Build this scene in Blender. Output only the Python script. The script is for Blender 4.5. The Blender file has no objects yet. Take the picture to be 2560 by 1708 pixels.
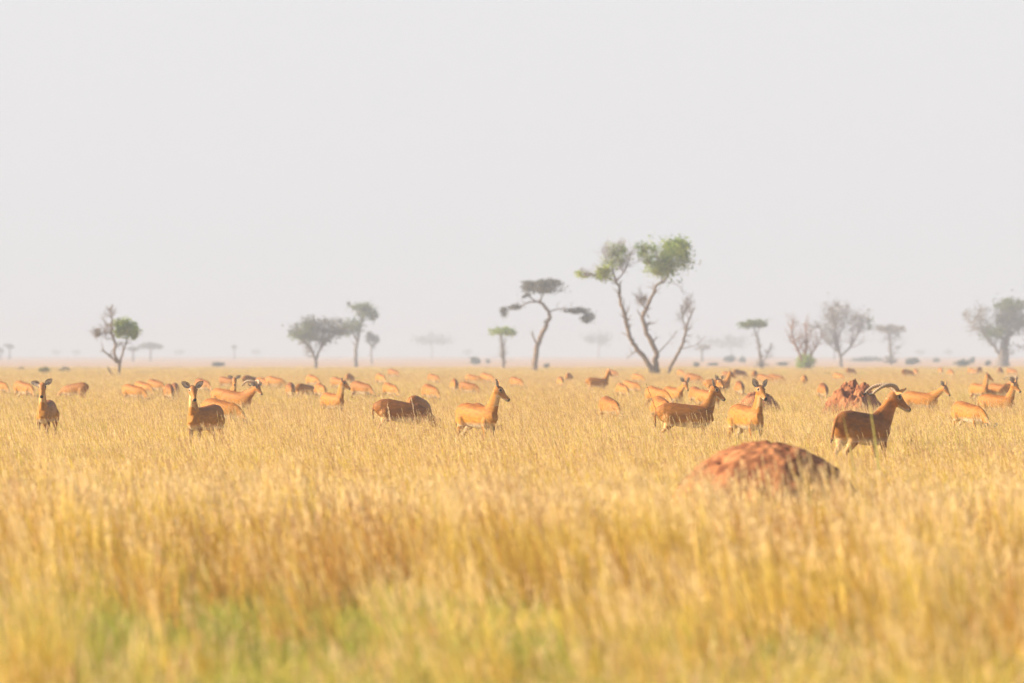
import bpy, math, random
import numpy as np
from mathutils import Vector, Matrix

random.seed(7)
RNG = np.random.default_rng(11)
SC = bpy.context.scene
COL = SC.collection
R = math.radians

# ------------------------------------------------------------------ camera, sky, sun, exposure
F = 14222.0          # focal length in photograph pixels (200 mm on a 36 mm sensor, 2560 px wide)
HOR = 885.0          # row of the horizon
EYE = 1.73           # height of the lens above the plain
cam_data = bpy.data.cameras.new("camera")
cam = bpy.data.objects.new("camera", cam_data)
COL.objects.link(cam)
cam_data.lens = 200.0
cam_data.sensor_width = 36.0
cam_data.clip_start = 0.5
cam_data.clip_end = 20000.0
cam.location = (0, 0, EYE)
cam.rotation_euler = (R(90) + math.atan((HOR - 854.0) / F), 0, 0)
cam_data.dof.use_dof = True
cam_data.dof.focus_distance = 101.0
cam_data.dof.aperture_fstop = 2.8
SC.camera = cam

SUN_ELEV, SUN_AZ = 27.0, -92.0      # azimuth from +Y (view direction), negative = left
world = bpy.data.worlds.new("World")
SC.world = world
world.use_nodes = True
nt = world.node_tree
nt.nodes.clear()
w_out = nt.nodes.new("ShaderNodeOutputWorld")
w_bg = nt.nodes.new("ShaderNodeBackground")
w_sky = nt.nodes.new("ShaderNodeTexSky")
w_sky.sky_type = 'NISHITA'
w_sky.sun_disc = False
w_sky.sun_elevation = R(SUN_ELEV)
w_sky.sun_rotation = R(SUN_AZ)
w_sky.dust_density = 4.0
w_sky.air_density = 1.0
w_mix = nt.nodes.new("ShaderNodeMixRGB")
w_tc = nt.nodes.new("ShaderNodeTexCoord")
w_sep = nt.nodes.new("ShaderNodeSeparateXYZ")
w_mr = nt.nodes.new("ShaderNodeMapRange")        # the dust veil is thick near the horizon and thins out overhead
w_mr.interpolation_type = 'SMOOTHSTEP'
w_mr.inputs[1].default_value = 0.07; w_mr.inputs[2].default_value = 0.42
w_mr.inputs[3].default_value = 0.92; w_mr.inputs[4].default_value = 0.08
nt.links.new(w_tc.outputs["Generated"], w_sep.inputs[0])
nt.links.new(w_sep.outputs[2], w_mr.inputs[0])
nt.links.new(w_mr.outputs[0], w_mix.inputs[0])
w_mix.inputs[2].default_value = (4.17, 4.11, 4.22, 1)      # thin white veil of dust over the whole sky
nt.links.new(w_sky.outputs[0], w_mix.inputs[1])
nt.links.new(w_mix.outputs[0], w_bg.inputs[0])
w_bg.inputs[1].default_value = 0.10
nt.links.new(w_bg.outputs[0], w_out.inputs[0])

sun_data = bpy.data.lights.new("sun", 'SUN')
sun = bpy.data.objects.new("sun", sun_data)
COL.objects.link(sun)
sun_data.energy = 5.0
sun_data.angle = R(0.6)
sun_data.color = (1.0, 0.84, 0.60)
_az, _el = R(SUN_AZ), R(SUN_ELEV)
sdir = Vector((math.sin(_az) * math.cos(_el), math.cos(_az) * math.cos(_el), math.sin(_el)))
sun.rotation_euler = sdir.to_track_quat('Z', 'Y').to_euler()
sun.location = (-60, 60, 60)

SC.view_settings.view_transform = 'Standard'
SC.view_settings.look = 'None'
SC.view_settings.exposure = 1.06
SC.view_settings.gamma = 1.0
SC.render.engine = 'CYCLES'
cy = SC.cycles
cy.use_denoising = True
cy.max_bounces = 7
cy.diffuse_bounces = 3
cy.glossy_bounces = 2
cy.transmission_bounces = 4
cy.transparent_max_bounces = 6
cy.volume_bounces = 1
cy.sample_clamp_indirect = 6.0


# ------------------------------------------------------------------ helpers
def at(px, py, d):
    return Vector(((px - 1280.0) / F * d, d, EYE - (py - HOR) / F * d))


def tag(o, label=None, cat=None, group=None, kind=None):
    if label: o["label"] = label
    if cat: o["category"] = cat
    if group: o["group"] = group
    if kind: o["kind"] = kind
    return o


def empty(name, loc, rz=0.0, s=1.0):
    o = bpy.data.objects.new(name, None)
    COL.objects.link(o)
    o.location = loc
    o.rotation_euler = (0, 0, rz)
    o.scale = (s, s, s)
    o.empty_display_size = 0.2
    return o


def mesh_from(name, verts, faces, cols=None, smooth=True):
    me = bpy.data.meshes.new(name)
    me.from_pydata([tuple(v) for v in verts], [], faces)
    if cols is not None:
        a = me.color_attributes.new("tone", 'FLOAT_COLOR', 'POINT')
        c = np.ones((len(verts), 4), dtype=np.float32)
        c[:, :3] = np.asarray(cols, dtype=np.float32)
        a.data.foreach_set("color", c.ravel())
    if smooth:
        me.polygons.foreach_set("use_smooth", [True] * len(me.polygons))
    me.update()
    return me


def link(name, me, mat, parent=None):
    o = bpy.data.objects.new(name, me)
    COL.objects.link(o)
    if mat and not me.materials:
        me.materials.append(mat)
    if parent: o.parent = parent
    return o


def copy_tree(o, parent=None):
    c = o.copy()
    COL.objects.link(c)
    c.parent = parent
    for ch in list(o.children):
        copy_tree(ch, c)
    return c


class MB:
    """collects tubes and quads of one part"""
    def __init__(self):
        self.v, self.f, self.c = [], [], []

    def tube(self, pts, radii, n=6, col=None, cap=True):
        pts = [Vector(p) for p in pts]
        base = len(self.v)
        ref = Vector((0.31, 0.87, 0.38))
        for i, p in enumerate(pts):
            t = (pts[min(i + 1, len(pts) - 1)] - pts[max(i - 1, 0)])
            if t.length < 1e-9: t = Vector((0, 0, 1))
            t.normalize()
            s = t.cross(ref)
            if s.length < 1e-3: s = t.cross(Vector((1, 0, 0)))
            s.normalize()
            u = s.cross(t)
            for k in range(n):
                a = 2 * math.pi * k / n
                self.v.append(p + (s * math.cos(a) + u * math.sin(a)) * radii[i])
                if col is not None: self.c.append(col[i] if isinstance(col, list) else col)
        for i in range(len(pts) - 1):
            for k in range(n):
                a, b = base + i * n + k, base + i * n + (k + 1) % n
                self.f.append((a, b, b + n, a + n))
        if cap:
            self.f.append(tuple(base + k for k in range(n))[::-1])
            e = base + (len(pts) - 1) * n
            self.f.append(tuple(e + k for k in range(n)))

    def loft(self, pts, rs, rn, s0, s1=None, n=14):
        """closed tube of elliptical rings; s0/s1 = side vector at both ends"""
        pts = [Vector(p) for p in pts]
        s0 = Vector(s0); s1 = Vector(s1) if s1 is not None else s0
        base = len(self.v); m = len(pts)
        for i, p in enumerate(pts):
            t = (pts[min(i + 1, m - 1)] - pts[max(i - 1, 0)]).normalized()
            s = s0.lerp(s1, i / (m - 1))
            s = (s - t * s.dot(t)).normalized()
            u = s.cross(t)
            for k in range(n):
                a = 2 * math.pi * k / n
                self.v.append(p + s * (rs[i] * math.cos(a)) + u * (rn[i] * math.sin(a)))
        for i in range(m - 1):
            for k in range(n):
                a, b = base + i * n + k, base + i * n + (k + 1) % n
                self.f.append((a, b, b + n, a + n))
        for end, rev in ((0, True), (m - 1, False)):
            ids = [base + end * n + k for k in range(n)]
            c = len(self.v); self.v.append(pts[end])
            for k in range(n):
                tri = (ids[k], ids[(k + 1) % n], c)
                self.f.append(tri[::-1] if rev else tri)

    def build(self, name, mat, parent=None, smooth=True):
        return link(name, mesh_from(name, self.v, self.f, self.c if self.c else None, smooth), mat, parent)


def smooth_pts(pts, n):
    """Catmull-Rom through the given points"""
    P = [Vector(p) for p in pts]
    P = [P[0] * 2 - P[1]] + P + [P[-1] * 2 - P[-2]]
    out = []
    for i in range(1, len(P) - 2):
        for k in range(n):
            t = k / n
            out.append(0.5 * ((2 * P[i]) + (P[i + 1] - P[i - 1]) * t + (2 * P[i - 1] - 5 * P[i] + 4 * P[i + 1] - P[i + 2]) * t * t
                              + (-P[i - 1] + 3 * P[i] - 3 * P[i + 1] + P[i + 2]) * t ** 3))
    out.append(P[-2])
    return out


def rvec():
    while True:
        v = Vector((random.uniform(-1, 1), random.uniform(-1, 1), random.uniform(-1, 1)))
        if 0.05 < v.length < 1: return v.normalized()


_grids = {}
def noise2(x, y, scale, seed):
    """smooth value noise 0..1 for numpy arrays"""
    if seed not in _grids: _grids[seed] = np.random.default_rng(seed).random((64, 64))
    g = _grids[seed]
    u, v = np.asarray(x) / scale + 1000.0, np.asarray(y) / scale + 1000.0
    i, j = np.floor(u).astype(int), np.floor(v).astype(int)
    a, b = u - i, v - j
    a, b = a * a * (3 - 2 * a), b * b * (3 - 2 * b)
    q = lambda p, r: g[p % 64, r % 64]
    return (q(i, j) * (1 - a) + q(i + 1, j) * a) * (1 - b) + (q(i, j + 1) * (1 - a) + q(i + 1, j + 1) * a) * b


# ------------------------------------------------------------------ materials
def mat_base(name):
    m = bpy.data.materials.new(name)
    m.use_nodes = True
    m.node_tree.nodes.clear()
    return m, m.node_tree.nodes, m.node_tree.links


def mat_leafy(name, tint=(1, 1, 1), trans=0.35, spread=0.18, rough=0.6, spec=0.15):
    """blades and leaves: vertex tone, small random shift per blade clump, light passes through"""
    m, N, L = mat_base(name)
    out = N.new("ShaderNodeOutputMaterial")
    at_ = N.new("ShaderNodeAttribute"); at_.attribute_name = "tone"
    oi = N.new("ShaderNodeObjectInfo")
    mr = N.new("ShaderNodeMapRange")
    mr.inputs[3].default_value = 1 - spread; mr.inputs[4].default_value = 1 + spread
    L.new(oi.outputs["Random"], mr.inputs[0])
    mul = N.new("ShaderNodeVectorMath"); mul.operation = 'SCALE'
    L.new(at_.outputs["Color"], mul.inputs[0]); L.new(mr.outputs[0], mul.inputs["Scale"])
    tn = N.new("ShaderNodeVectorMath"); tn.operation = 'MULTIPLY'
    tn.inputs[1].default_value = tint
    L.new(mul.outputs[0], tn.inputs[0])
    p = N.new("ShaderNodeBsdfPrincipled")
    p.inputs["Roughness"].default_value = rough
    p.inputs["Specular IOR Level"].default_value = spec
    L.new(tn.outputs[0], p.inputs["Base Color"])
    t = N.new("ShaderNodeBsdfTranslucent")
    L.new(tn.outputs[0], t.inputs[0])
    mx = N.new("ShaderNodeMixShader"); mx.inputs[0].default_value = trans
    L.new(p.outputs[0], mx.inputs[1]); L.new(t.outputs[0], mx.inputs[2])
    L.new(mx.outputs[0], out.inputs[0])
    return m


def mat_coat(name, bright=1.0):
    m, N, L = mat_base(name)
    out = N.new("ShaderNodeOutputMaterial")
    at_ = N.new("ShaderNodeAttribute"); at_.attribute_name = "tone"
    tc = N.new("ShaderNodeTexCoord")
    nz = N.new("ShaderNodeTexNoise"); nz.inputs["Scale"].default_value = 9.0; nz.inputs["Detail"].default_value = 4.0
    mp = N.new("ShaderNodeMapping"); mp.inputs["Scale"].default_value = (1.0, 2.0, 2.4)
    L.new(tc.outputs["Object"], mp.inputs[0]); L.new(mp.outputs[0], nz.inputs[0])
    mr = N.new("ShaderNodeMapRange")
    mr.inputs[1].default_value = 0.3; mr.inputs[2].default_value = 0.7
    mr.inputs[3].default_value = 0.70 * bright; mr.inputs[4].default_value = 1.18 * bright
    L.new(nz.outputs[0], mr.inputs[0])
    mul = N.new("ShaderNodeVectorMath"); mul.operation = 'SCALE'
    L.new(at_.outputs["Color"], mul.inputs[0]); L.new(mr.outputs[0], mul.inputs["Scale"])
    fur = N.new("ShaderNodeTexNoise"); fur.inputs["Scale"].default_value = 120.0; fur.inputs["Detail"].default_value = 2.0
    L.new(tc.outputs["Object"], fur.inputs[0])
    bp = N.new("ShaderNodeBump"); bp.inputs["Strength"].default_value = 0.35; bp.inputs["Distance"].default_value = 0.01
    L.new(fur.outputs[0], bp.inputs["Height"])
    p = N.new("ShaderNodeBsdfPrincipled")
    p.inputs["Roughness"].default_value = 0.62
    p.inputs["Specular IOR Level"].default_value = 0.22
    L.new(mul.outputs[0], p.inputs["Base Color"]); L.new(bp.outputs[0], p.inputs["Normal"])
    L.new(p.outputs[0], out.inputs[0])
    return m


def mat_noise(name, c1, c2, scale=3.0, rough=0.85, bump=0.0, stretch=(1, 1, 1), spec=0.2, lo=0.35, hi=0.65):
    m, N, L = mat_base(name)
    out = N.new("ShaderNodeOutputMaterial")
    tc = N.new("ShaderNodeTexCoord")
    mp = N.new("ShaderNodeMapping"); mp.inputs["Scale"].default_value = stretch
    L.new(tc.outputs["Object"], mp.inputs[0])
    nz = N.new("ShaderNodeTexNoise"); nz.inputs["Scale"].default_value = scale; nz.inputs["Detail"].default_value = 6.0
    L.new(mp.outputs[0], nz.inputs[0])
    rp = N.new("ShaderNodeValToRGB")
    rp.color_ramp.elements[0].position = lo; rp.color_ramp.elements[0].color = (*c1, 1)
    rp.color_ramp.elements[1].position = hi; rp.color_ramp.elements[1].color = (*c2, 1)
    L.new(nz.outputs[0], rp.inputs[0])
    p = N.new("ShaderNodeBsdfPrincipled")
    p.inputs["Roughness"].default_value = rough
    p.inputs["Specular IOR Level"].default_value = spec
    L.new(rp.outputs[0], p.inputs["Base Color"])
    if bump:
        b = N.new("ShaderNodeBump"); b.inputs["Strength"].default_value = bump; b.inputs["Distance"].default_value = 0.05
        L.new(nz.outputs[0], b.inputs["Height"]); L.new(b.outputs[0], p.inputs["Normal"])
    L.new(p.outputs[0], out.inputs[0])
    return m


M_GRASS = mat_leafy("dry_grass_blades", trans=0.42, spread=0.14)
M_GREEN = mat_leafy("green_grass_blades", trans=0.35, spread=0.2)
M_LEAF = mat_leafy("leaves", trans=0.4, spread=0.0, spec=0.2)
M_COAT = mat_coat("coat")
M_EYE = mat_noise("eye_dark", (0.012, 0.008, 0.006), (0.02, 0.012, 0.008), rough=0.12, spec=0.6)
M_HORN = mat_leafy("horn_keratin", trans=0.0, spread=0.0, rough=0.45, spec=0.35)
M_BARK = mat_noise("bark", (0.10, 0.068, 0.045), (0.24, 0.16, 0.10), scale=5.0, rough=0.9, bump=0.4, stretch=(1, 1, 0.35))
M_BARK_R = mat_noise("reddish_bark", (0.17, 0.085, 0.045), (0.34, 0.18, 0.10), scale=4.0, rough=0.9, bump=0.4, stretch=(1, 1, 0.35))
M_BARK_G = mat_noise("grey_bark", (0.11, 0.09, 0.08), (0.22, 0.18, 0.155), scale=4.0, rough=0.9, bump=0.4, stretch=(1, 1, 0.35))
M_MOUND = mat_noise("termite_earth", (0.15, 0.052, 0.024), (0.38, 0.165, 0.072), scale=3.2, rough=0.95, bump=0.8, spec=0.1, stretch=(1.5, 1.5, .6), lo=.38, hi=.62)
M_PLAIN = mat_noise("dry_plain", (0.30, 0.195, 0.085), (0.42, 0.285, 0.125), scale=0.05, rough=1.0, spec=0.0)
def far_haze_tint(m):
    """distant haze painted into the ground: its colour turns pale and reddish beyond the herd"""
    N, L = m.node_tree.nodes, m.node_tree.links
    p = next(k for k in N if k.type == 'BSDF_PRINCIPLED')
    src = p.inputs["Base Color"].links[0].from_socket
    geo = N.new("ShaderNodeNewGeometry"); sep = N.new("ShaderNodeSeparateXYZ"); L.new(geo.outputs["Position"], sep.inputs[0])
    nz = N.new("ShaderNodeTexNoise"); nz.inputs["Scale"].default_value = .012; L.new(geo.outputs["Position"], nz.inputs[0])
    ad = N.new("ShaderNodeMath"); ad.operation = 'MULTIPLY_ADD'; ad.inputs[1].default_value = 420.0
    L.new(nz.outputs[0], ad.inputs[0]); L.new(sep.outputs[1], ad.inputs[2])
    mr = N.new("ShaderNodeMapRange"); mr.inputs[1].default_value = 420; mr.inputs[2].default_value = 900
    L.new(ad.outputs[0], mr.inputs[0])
    mx = N.new("ShaderNodeMixRGB"); mx.inputs[2].default_value = (.40, .275, .195, 1)  # pale reddish tone mixed into the far ground to stand in for haze
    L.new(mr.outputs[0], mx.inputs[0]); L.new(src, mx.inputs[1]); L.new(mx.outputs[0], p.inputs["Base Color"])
far_haze_tint(M_PLAIN)


# ------------------------------------------------------------------ ground
def make_ground():
    xs = np.concatenate([np.linspace(-2600, -120, 16), np.linspace(-100, 100, 41), np.linspace(120, 2600, 16)])
    ys = np.concatenate([np.linspace(-80, 20, 6), np.linspace(25, 200, 60), np.linspace(215, 1000, 40), np.geomspace(1100, 7600, 14)])
    X, Y = np.meshgrid(xs, ys)
    Z = (noise2(X, Y, 3.1, 5) - 0.5) * 0.04 - 0.02
    v = np.stack([X.ravel(), Y.ravel(), Z.ravel()], 1)
    nx = len(xs)
    f = [(j * nx + i, j * nx + i + 1, (j + 1) * nx + i + 1, (j + 1) * nx + i) for j in range(len(ys) - 1) for i in range(nx - 1)]
    o = link("ground", mesh_from("ground", v, f), M_PLAIN)
    tag(o, "flat straw coloured savanna floor running to the hazy horizon", "ground", kind="structure")
make_ground()

# ------------------------------------------------------------------ antelopes
TAWNY, RUST = np.array((0.385, 0.158, 0.020)), np.array((0.24, 0.080, 0.014))
CREAM, PALE = np.array((0.72, 0.62, 0.48)), np.array((0.60, 0.38, 0.17))
BLACK, DARK = np.array((0.018, 0.014, 0.012)), np.array((0.07, 0.04, 0.025))

NECKS = {   # polyline from shoulders to poll in the animal's own frame (x forward, z up)
    'up':    [(0.27, 0, 0.62), (0.37, 0, 0.74), (0.43, 0, 0.88), (0.465, 0, 1.00), (0.48, 0, 1.085)],
    'alert': [(0.27, 0, 0.62), (0.36, 0, 0.75), (0.40, 0, 0.90), (0.42, 0, 1.03), (0.43, 0, 1.11)],
    'low':   [(0.27, 0, 0.63), (0.40, 0, 0.71), (0.52, 0, 0.79), (0.63, 0, 0.87), (0.70, 0, 0.94)],
    'graze': [(0.25, 0, 0.58), (0.42, 0, 0.54), (0.56, 0, 0.44), (0.66, 0, 0.33), (0.72, 0, 0.24)],
    'ram':   [(0.27, 0, 0.62), (0.385, 0, 0.73), (0.455, 0, 0.845), (0.505, 0, 0.945), (0.535, 0, 1.015)],
    'bow':   [(0.27, 0, 0.64), (0.38, 0, 0.78), (0.45, 0, 0.87), (0.53, 0, 0.91), (0.60, 0, 0.90)],
}
RINGS_N = [(0.095, 0.180), (0.080, 0.135), (0.064, 0.098), (0.054, 0.080), (0.051, 0.072)]


def seg_dist(P, a, b):
    a, b = np.asarray(a, float), np.asarray(b, float)
    d = b - a
    t = np.clip(((P - a) @ d) / max(d @ d, 1e-9), 0, 1)
    return np.linalg.norm(P - (a + t[:, None] * d), axis=1), t


def antelope_meshes(neck='up', turn=0.0, pitch=-30.0, neck_turn=None, male=False, voxel=0.012, stride=0.0,
                    dark=0.0, mouth=False, tail=0.0, merge=False, ears=(25.0, 10.0), fat=1.0):
    """turn/pitch of the head in degrees relative to the body; returns dict of meshes for the parts"""
    nk = NECKS[neck]
    nt_ = turn * 0.35 if neck_turn is None else neck_turn
    pivot = Vector((0.30, 0, 0))
    pts = []
    for i, p in enumerate(nk):
        v = Vector(p) - pivot
        v = Matrix.Rotation(R(nt_) * (i / 4.0), 3, 'Z') @ v
        pts.append(v + pivot)
    poll = pts[-1].copy()
    hd = Vector((math.cos(R(turn)) * math.cos(R(pitch)), math.sin(R(turn)) * math.cos(R(pitch)), math.sin(R(pitch))))
    hs = Vector((-math.sin(R(turn)), math.cos(R(turn)), 0))
    hu = hd.cross(hs)
    m = MB()
    Y = (0, 1, 0)
    k = 1.16 if male else 1.0
    # trunk, hips higher than the withers
    tr = [(-0.560, .665, .045, .055), (-0.525, .668, .090, .108), (-0.45, .664, .132, .168), (-0.32, .642, .160, .208),
          (-0.16, .615, .174, .212), (0.02, .592, .180, .216), (0.18, .578, .170, .214), (0.30, .582, .144, .200),
          (0.39, .598, .114, .165), (0.465, .618, .074, .105)]
    if neck == 'graze':      # withers sink when the head is on the ground
        tr = [(x, z - .075 * max(0, (x + .3) / .76) ** 1.3, a, b) for x, z, a, b in tr]
    m.loft([(x, 0, z) for x, z, a, b in tr], [a * fat for x, z, a, b in tr], [b for x, z, a, b in tr], Y, n=18)
    npts = [pts[0]] + pts[1:]
    m.loft(npts, [a * k for a, b in RINGS_N], [b * k for a, b in RINGS_N], Y, hs)
    # head
    hr = [(-.064, -.020, .038, .044), (-.038, -.012, .066, .074), (.005, -.006, .078, .088), (.052, -.008, .081, .092), (.096, -.019, .067, .078),
          (.148, -.031, .052, .061), (.200, -.041, .042, .050), (.246, -.047, .039, .045), (.276, -.050, .036, .040), (.297, -.052, .024, .026)]
    m.loft([poll + hd * a + hu * c for a, c, x, y in hr], [x * (1.06 if male else 1) for a, c, x, y in hr], [y for a, c, x, y in hr], hs)
    segs = []
    legs = []
    for sy in (-1, 1):
        st = stride * sy
        fl = [(.290, .070, .60, .060), (.290, .095, .50, .064), (.285, .092, .43, .048), (.31 + st * .5, .085, .26, .028), (.315 + st * .5, .084, .22, .024),
              (.30 + st * .8, .083, .085, .017), (.315 + st * .9, .083, .045, .023), (.335 + st * .9, .083, .0, .026)]
        hl = [(-.375, .062, .66, .080), (-.345, .092, .56, .108), (-.325, .108, .45, .078), (-.40 - st * .4, .095, .35, .046), (-.475 - st * .6, .088, .285, .032),
              (-.470 - st * .6, .086, .25, .027), (-.45 - st * .7, .085, .10, .018), (-.435 - st * .7, .085, .05, .023), (-.415 - st * .7, .085, .0, .026)]
        for nm, ln in (('fore', fl), ('hind', hl)):
            P = [Vector((x, y * sy, z)) for x, y, z, r in ln]
            rr = [r for x, y, z, r in ln]
            rl = [r * (1.25 if (i < 3) else 1.0) for i, r in enumerate(rr)]
            m.loft(P, rr, rl, Y, n=10)
            for i in range(len(P) - 1): segs.append((nm, P[i], P[i + 1], rr[i]))
            legs.append(P)
    tl = [Vector((-.53, 0, .765)), Vector((-.575, 0, .70)), Vector((-.59 - tail * .3, 0, .58)), Vector((-.585 - tail * .6, 0, .46 + tail * .05)), Vector((-.58 - tail, 0, .38 + tail * .3))]
    m.loft(tl, [.022, .020, .018, .022, .008], [.022, .020, .018, .022, .008], Y, n=8)
    for i in range(4): segs.append(('tail', tl[i], tl[i + 1], .02))
    if male:
        m.loft([(-.20, 0, .47), (-.24, 0, .43), (-.25, 0, .41)], [.05, .05, .02], [.06, .05, .02], Y, n=8)
    for i in range(len(tr) - 1): segs.append(('trunk', Vector((tr[i][0], 0, tr[i][1])), Vector((tr[i + 1][0], 0, tr[i + 1][1])), (tr[i][2] + tr[i][3]) / 2))
    for i in range(4): segs.append(('neck%d' % i, pts[i], pts[i + 1], RINGS_N[i][0] * k))
    segs.append(('head', poll - hd * .05, poll + hd * .29, .066))
    # weld everything into one continuous skin
    raw = mesh_from("raw", m.v, m.f)
    ob = bpy.data.objects.new("raw", raw)
    COL.objects.link(ob)
    md = ob.modifiers.new("weld", 'REMESH'); md.mode = 'VOXEL'; md.voxel_size = voxel
    sm = ob.modifiers.new("soft", 'SMOOTH'); sm.factor = 0.5; sm.iterations = 5
    dg = bpy.context.evaluated_depsgraph_get()
    dg.update()
    me = bpy.data.meshes.new_from_object(ob.evaluated_get(dg))
    bpy.data.objects.remove(ob); bpy.data.meshes.remove(raw)
    n = len(me.vertices)
    co = np.empty(n * 3, np.float32); me.vertices.foreach_get("co", co); co = co.reshape(-1, 3).astype(float)
    no = np.empty(n * 3, np.float32); me.vertices.foreach_get("normal", no); no = no.reshape(-1, 3).astype(float)
    best = np.full(n, 9e9); lab = np.zeros(n, int); tt = np.zeros(n)
    for i, (nm, a, b, r) in enumerate(segs):
        d, t = seg_dist(co, a, b)
        d = d / r
        w = d < best
        best[w] = d[w]; lab[w] = i; tt[w] = t[w]
    names = np.array([s[0] for s in segs])[lab]
    base = TAWNY * (1 - dark) + RUST * 0.80 * dark
    col = np.tile(base, (n, 1))
    up = np.clip((no[:, 2] - 0.15) / 0.7, 0, 1)
    trunk = names == 'trunk'
    hind = names == 'hind'; fore = names == 'fore'
    def blend(mask, w, c):
        w = np.clip(w, 0, 1)[:, None] * mask[:, None]
        return col * (1 - w) + np.asarray(c) * w
    body = trunk | ((hind | fore) & (co[:, 2] > .42))
    col = blend(body, up * 0.9 * np.clip((co[:, 2] - .58) / .15, 0, 1), RUST * (1 - .45 * dark))
    col = blend(body, np.clip((.64 - co[:, 2]) / .16, 0, 1) * (.55 - .4 * dark), (.45, .225, .038))
    col = blend(body, np.clip((.500 - co[:, 2]) / .08, 0, 1) * np.clip((-no[:, 2] + .05) / .6, 0, 1), CREAM * .86)
    inner = np.clip(-np.sign(co[:, 1]) * no[:, 1] * 1.6, 0, 1)
    col = blend(hind | fore, inner * np.clip((.60 - co[:, 2]) / .15, 0, 1) * .75, CREAM * .85)
    col = blend(hind, np.clip((-no[:, 0] - .35) * 2.0, 0, 1) * np.clip((.66 - co[:, 2]) / .2, 0, 1) * .55, PALE)
    col = blend(fore, np.clip((no[:, 0] - .1) * 2.2, 0, 1) * np.clip((.46 - co[:, 2]) / .06, 0, 1) * .72, DARK)
    col = blend(hind, np.clip((no[:, 0] - .2) * 2.0, 0, 1) * np.clip((.30 - co[:, 2]) / .06, 0, 1), DARK * 1.5)
    col = blend(hind | fore, np.clip((.035 - co[:, 2]) / .01, 0, 1), BLACK * 1.5)
    tails = names == 'tail'
    col = blend(tails, np.clip((.50 - co[:, 2]) / .06, 0, 1), DARK)
    # neck: pale throat, chest front a little paler
    nkm = np.char.startswith(names, 'neck')
    hgt = np.zeros(n)
    for i in range(4): hgt = np.where(names == 'neck%d' % i, (i + tt) / 4.0, hgt)
    fr = Vector((math.cos(R(nt_)), math.sin(R(nt_)), -0.25)).normalized()
    front = no @ np.array(fr)
    if male: col = blend(nkm, np.full(n, .8) * np.clip(hgt * 1.6, 0, 1), (0.46, 0.165, 0.036))
    col = blend(nkm, np.clip((front - .12) * 2.0, 0, 1) * (.30 if male else .88), PALE)
    col = blend(nkm, np.clip((front - .35) * 2.2, 0, 1) * np.clip((hgt - .62) * 5, 0, 1), CREAM)
    # face
    hm = names == 'head'
    rel = co - np.array(poll)
    A, B, Cc = rel @ np.array(hd), rel @ np.array(hs), rel @ np.array(hu)
    crest = np.array((.32, .135, .045))
    col = blend(hm, np.full(n, .35), (.42, .20, .075))
    col = blend(hm, np.clip((Cc - .030) / .02, 0, 1) * np.clip((.20 - A) / .05, 0, 1) * .8, crest)
    col = blend(hm, np.clip((-.058 - Cc) / .02, 0, 1) * .9, CREAM)
    col = blend(hm, np.clip((A - .215) / .03, 0, 1) * np.clip((-.035 - Cc) / .02, 0, 1) * .6, CREAM)
    for sy in (-1, 1):
        ed = np.sqrt((A - .060) ** 2 + (B - sy * .070) ** 2 + (Cc - .028) ** 2)
        col = blend(hm, np.clip((.040 - ed) / .012, 0, 1) * .62, CREAM * .85)
        col = blend(hm, np.clip((.027 - ed) / .005, 0, 1), BLACK)
        td = np.sqrt((A - .094) ** 2 + (B - sy * .062) ** 2 + (Cc - .006) ** 2)
        col = blend(hm, np.clip((.016 - td) / .006, 0, 1) * .8, DARK)
    col = blend(hm, np.clip((A - .266) / .008, 0, 1) * np.clip((Cc + .066) / .008, 0, 1), BLACK)
    col = blend(hm, np.clip((.010 - np.abs(Cc + .066)) / .004, 0, 1) * np.clip((A - .222) / .02, 0, 1) * (1.0 if mouth else .6), DARK)
    if mouth:
        md_ = np.sqrt((A - .272) ** 2 + (B * .8) ** 2 + (Cc + .082) ** 2)
        col = blend(hm, np.clip((.030 - md_) / .008, 0, 1), BLACK)
    att = me.color_attributes.new("tone", 'FLOAT_COLOR', 'POINT')
    c4 = np.ones((n, 4), np.float32); c4[:, :3] = col
    att.data.foreach_set("color", c4.ravel())
    me.polygons.foreach_set("use_smooth", [True] * len(me.polygons))
    me.materials.clear(); me.materials.append(M_COAT)
    res = {'body': me, 'ear': [], 'eye': [], 'horn': []}
    # ears: thick cupped leaves, hairy grey inside, tawny outside
    for sy in (-1, 1):
        e = MB()
        lift, back = ears if not isinstance(ears[0], tuple) else ears[0 if sy < 0 else 1]
        d = (hs * sy * math.cos(R(lift)) + Vector((0, 0, 1)) * math.sin(R(lift))).normalized()
        d = (d - hd * math.sin(R(back))).normalized()
        fwd = (Vector((hd.x, hd.y, 0)).normalized() * math.cos(R(20)) + hs * sy * math.sin(R(20)))
        fwd = (fwd - d * fwd.dot(d)).normalized()
        w = d.cross(fwd)
        o = poll + hd * (-.012) + hs * sy * .056 + hu * .044
        nr, ncl = 11, 7
        for side in (0, 1):
            for i in range(nr):
                t = i / (nr - 1)
                half = .050 * (math.sin(math.pi * min(1, (t * .93 + .05)) ** .82) ** .75) + .004
                for j in range(ncl):
                    q = j / (ncl - 1) * 2 - 1
                    cup = .026 * (1 - t * .6) * (q * q - .6)
                    p = o + d * (.165 * t) + w * (half * q) + fwd * (cup + (.006 if side == 0 else -.006) * (1 - abs(q) * .9))
                    e.v.append(p)
                    if side == 0:
                        c = np.array((.44, .35, .29))
                        if abs(q) > .75 or t > .93: c = np.array((.10, .075, .06))
                        elif abs(q - .25) < .2 and t < .6: c = np.array((.13, .10, .09))
                        elif abs(q) < .55: c = np.array((.50, .43, .38))
                    else:
                        c = np.array((.50, .24, .075)) if t < .88 else DARK * 1.5
                    e.c.append(c)
        nn = nr * ncl
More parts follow.
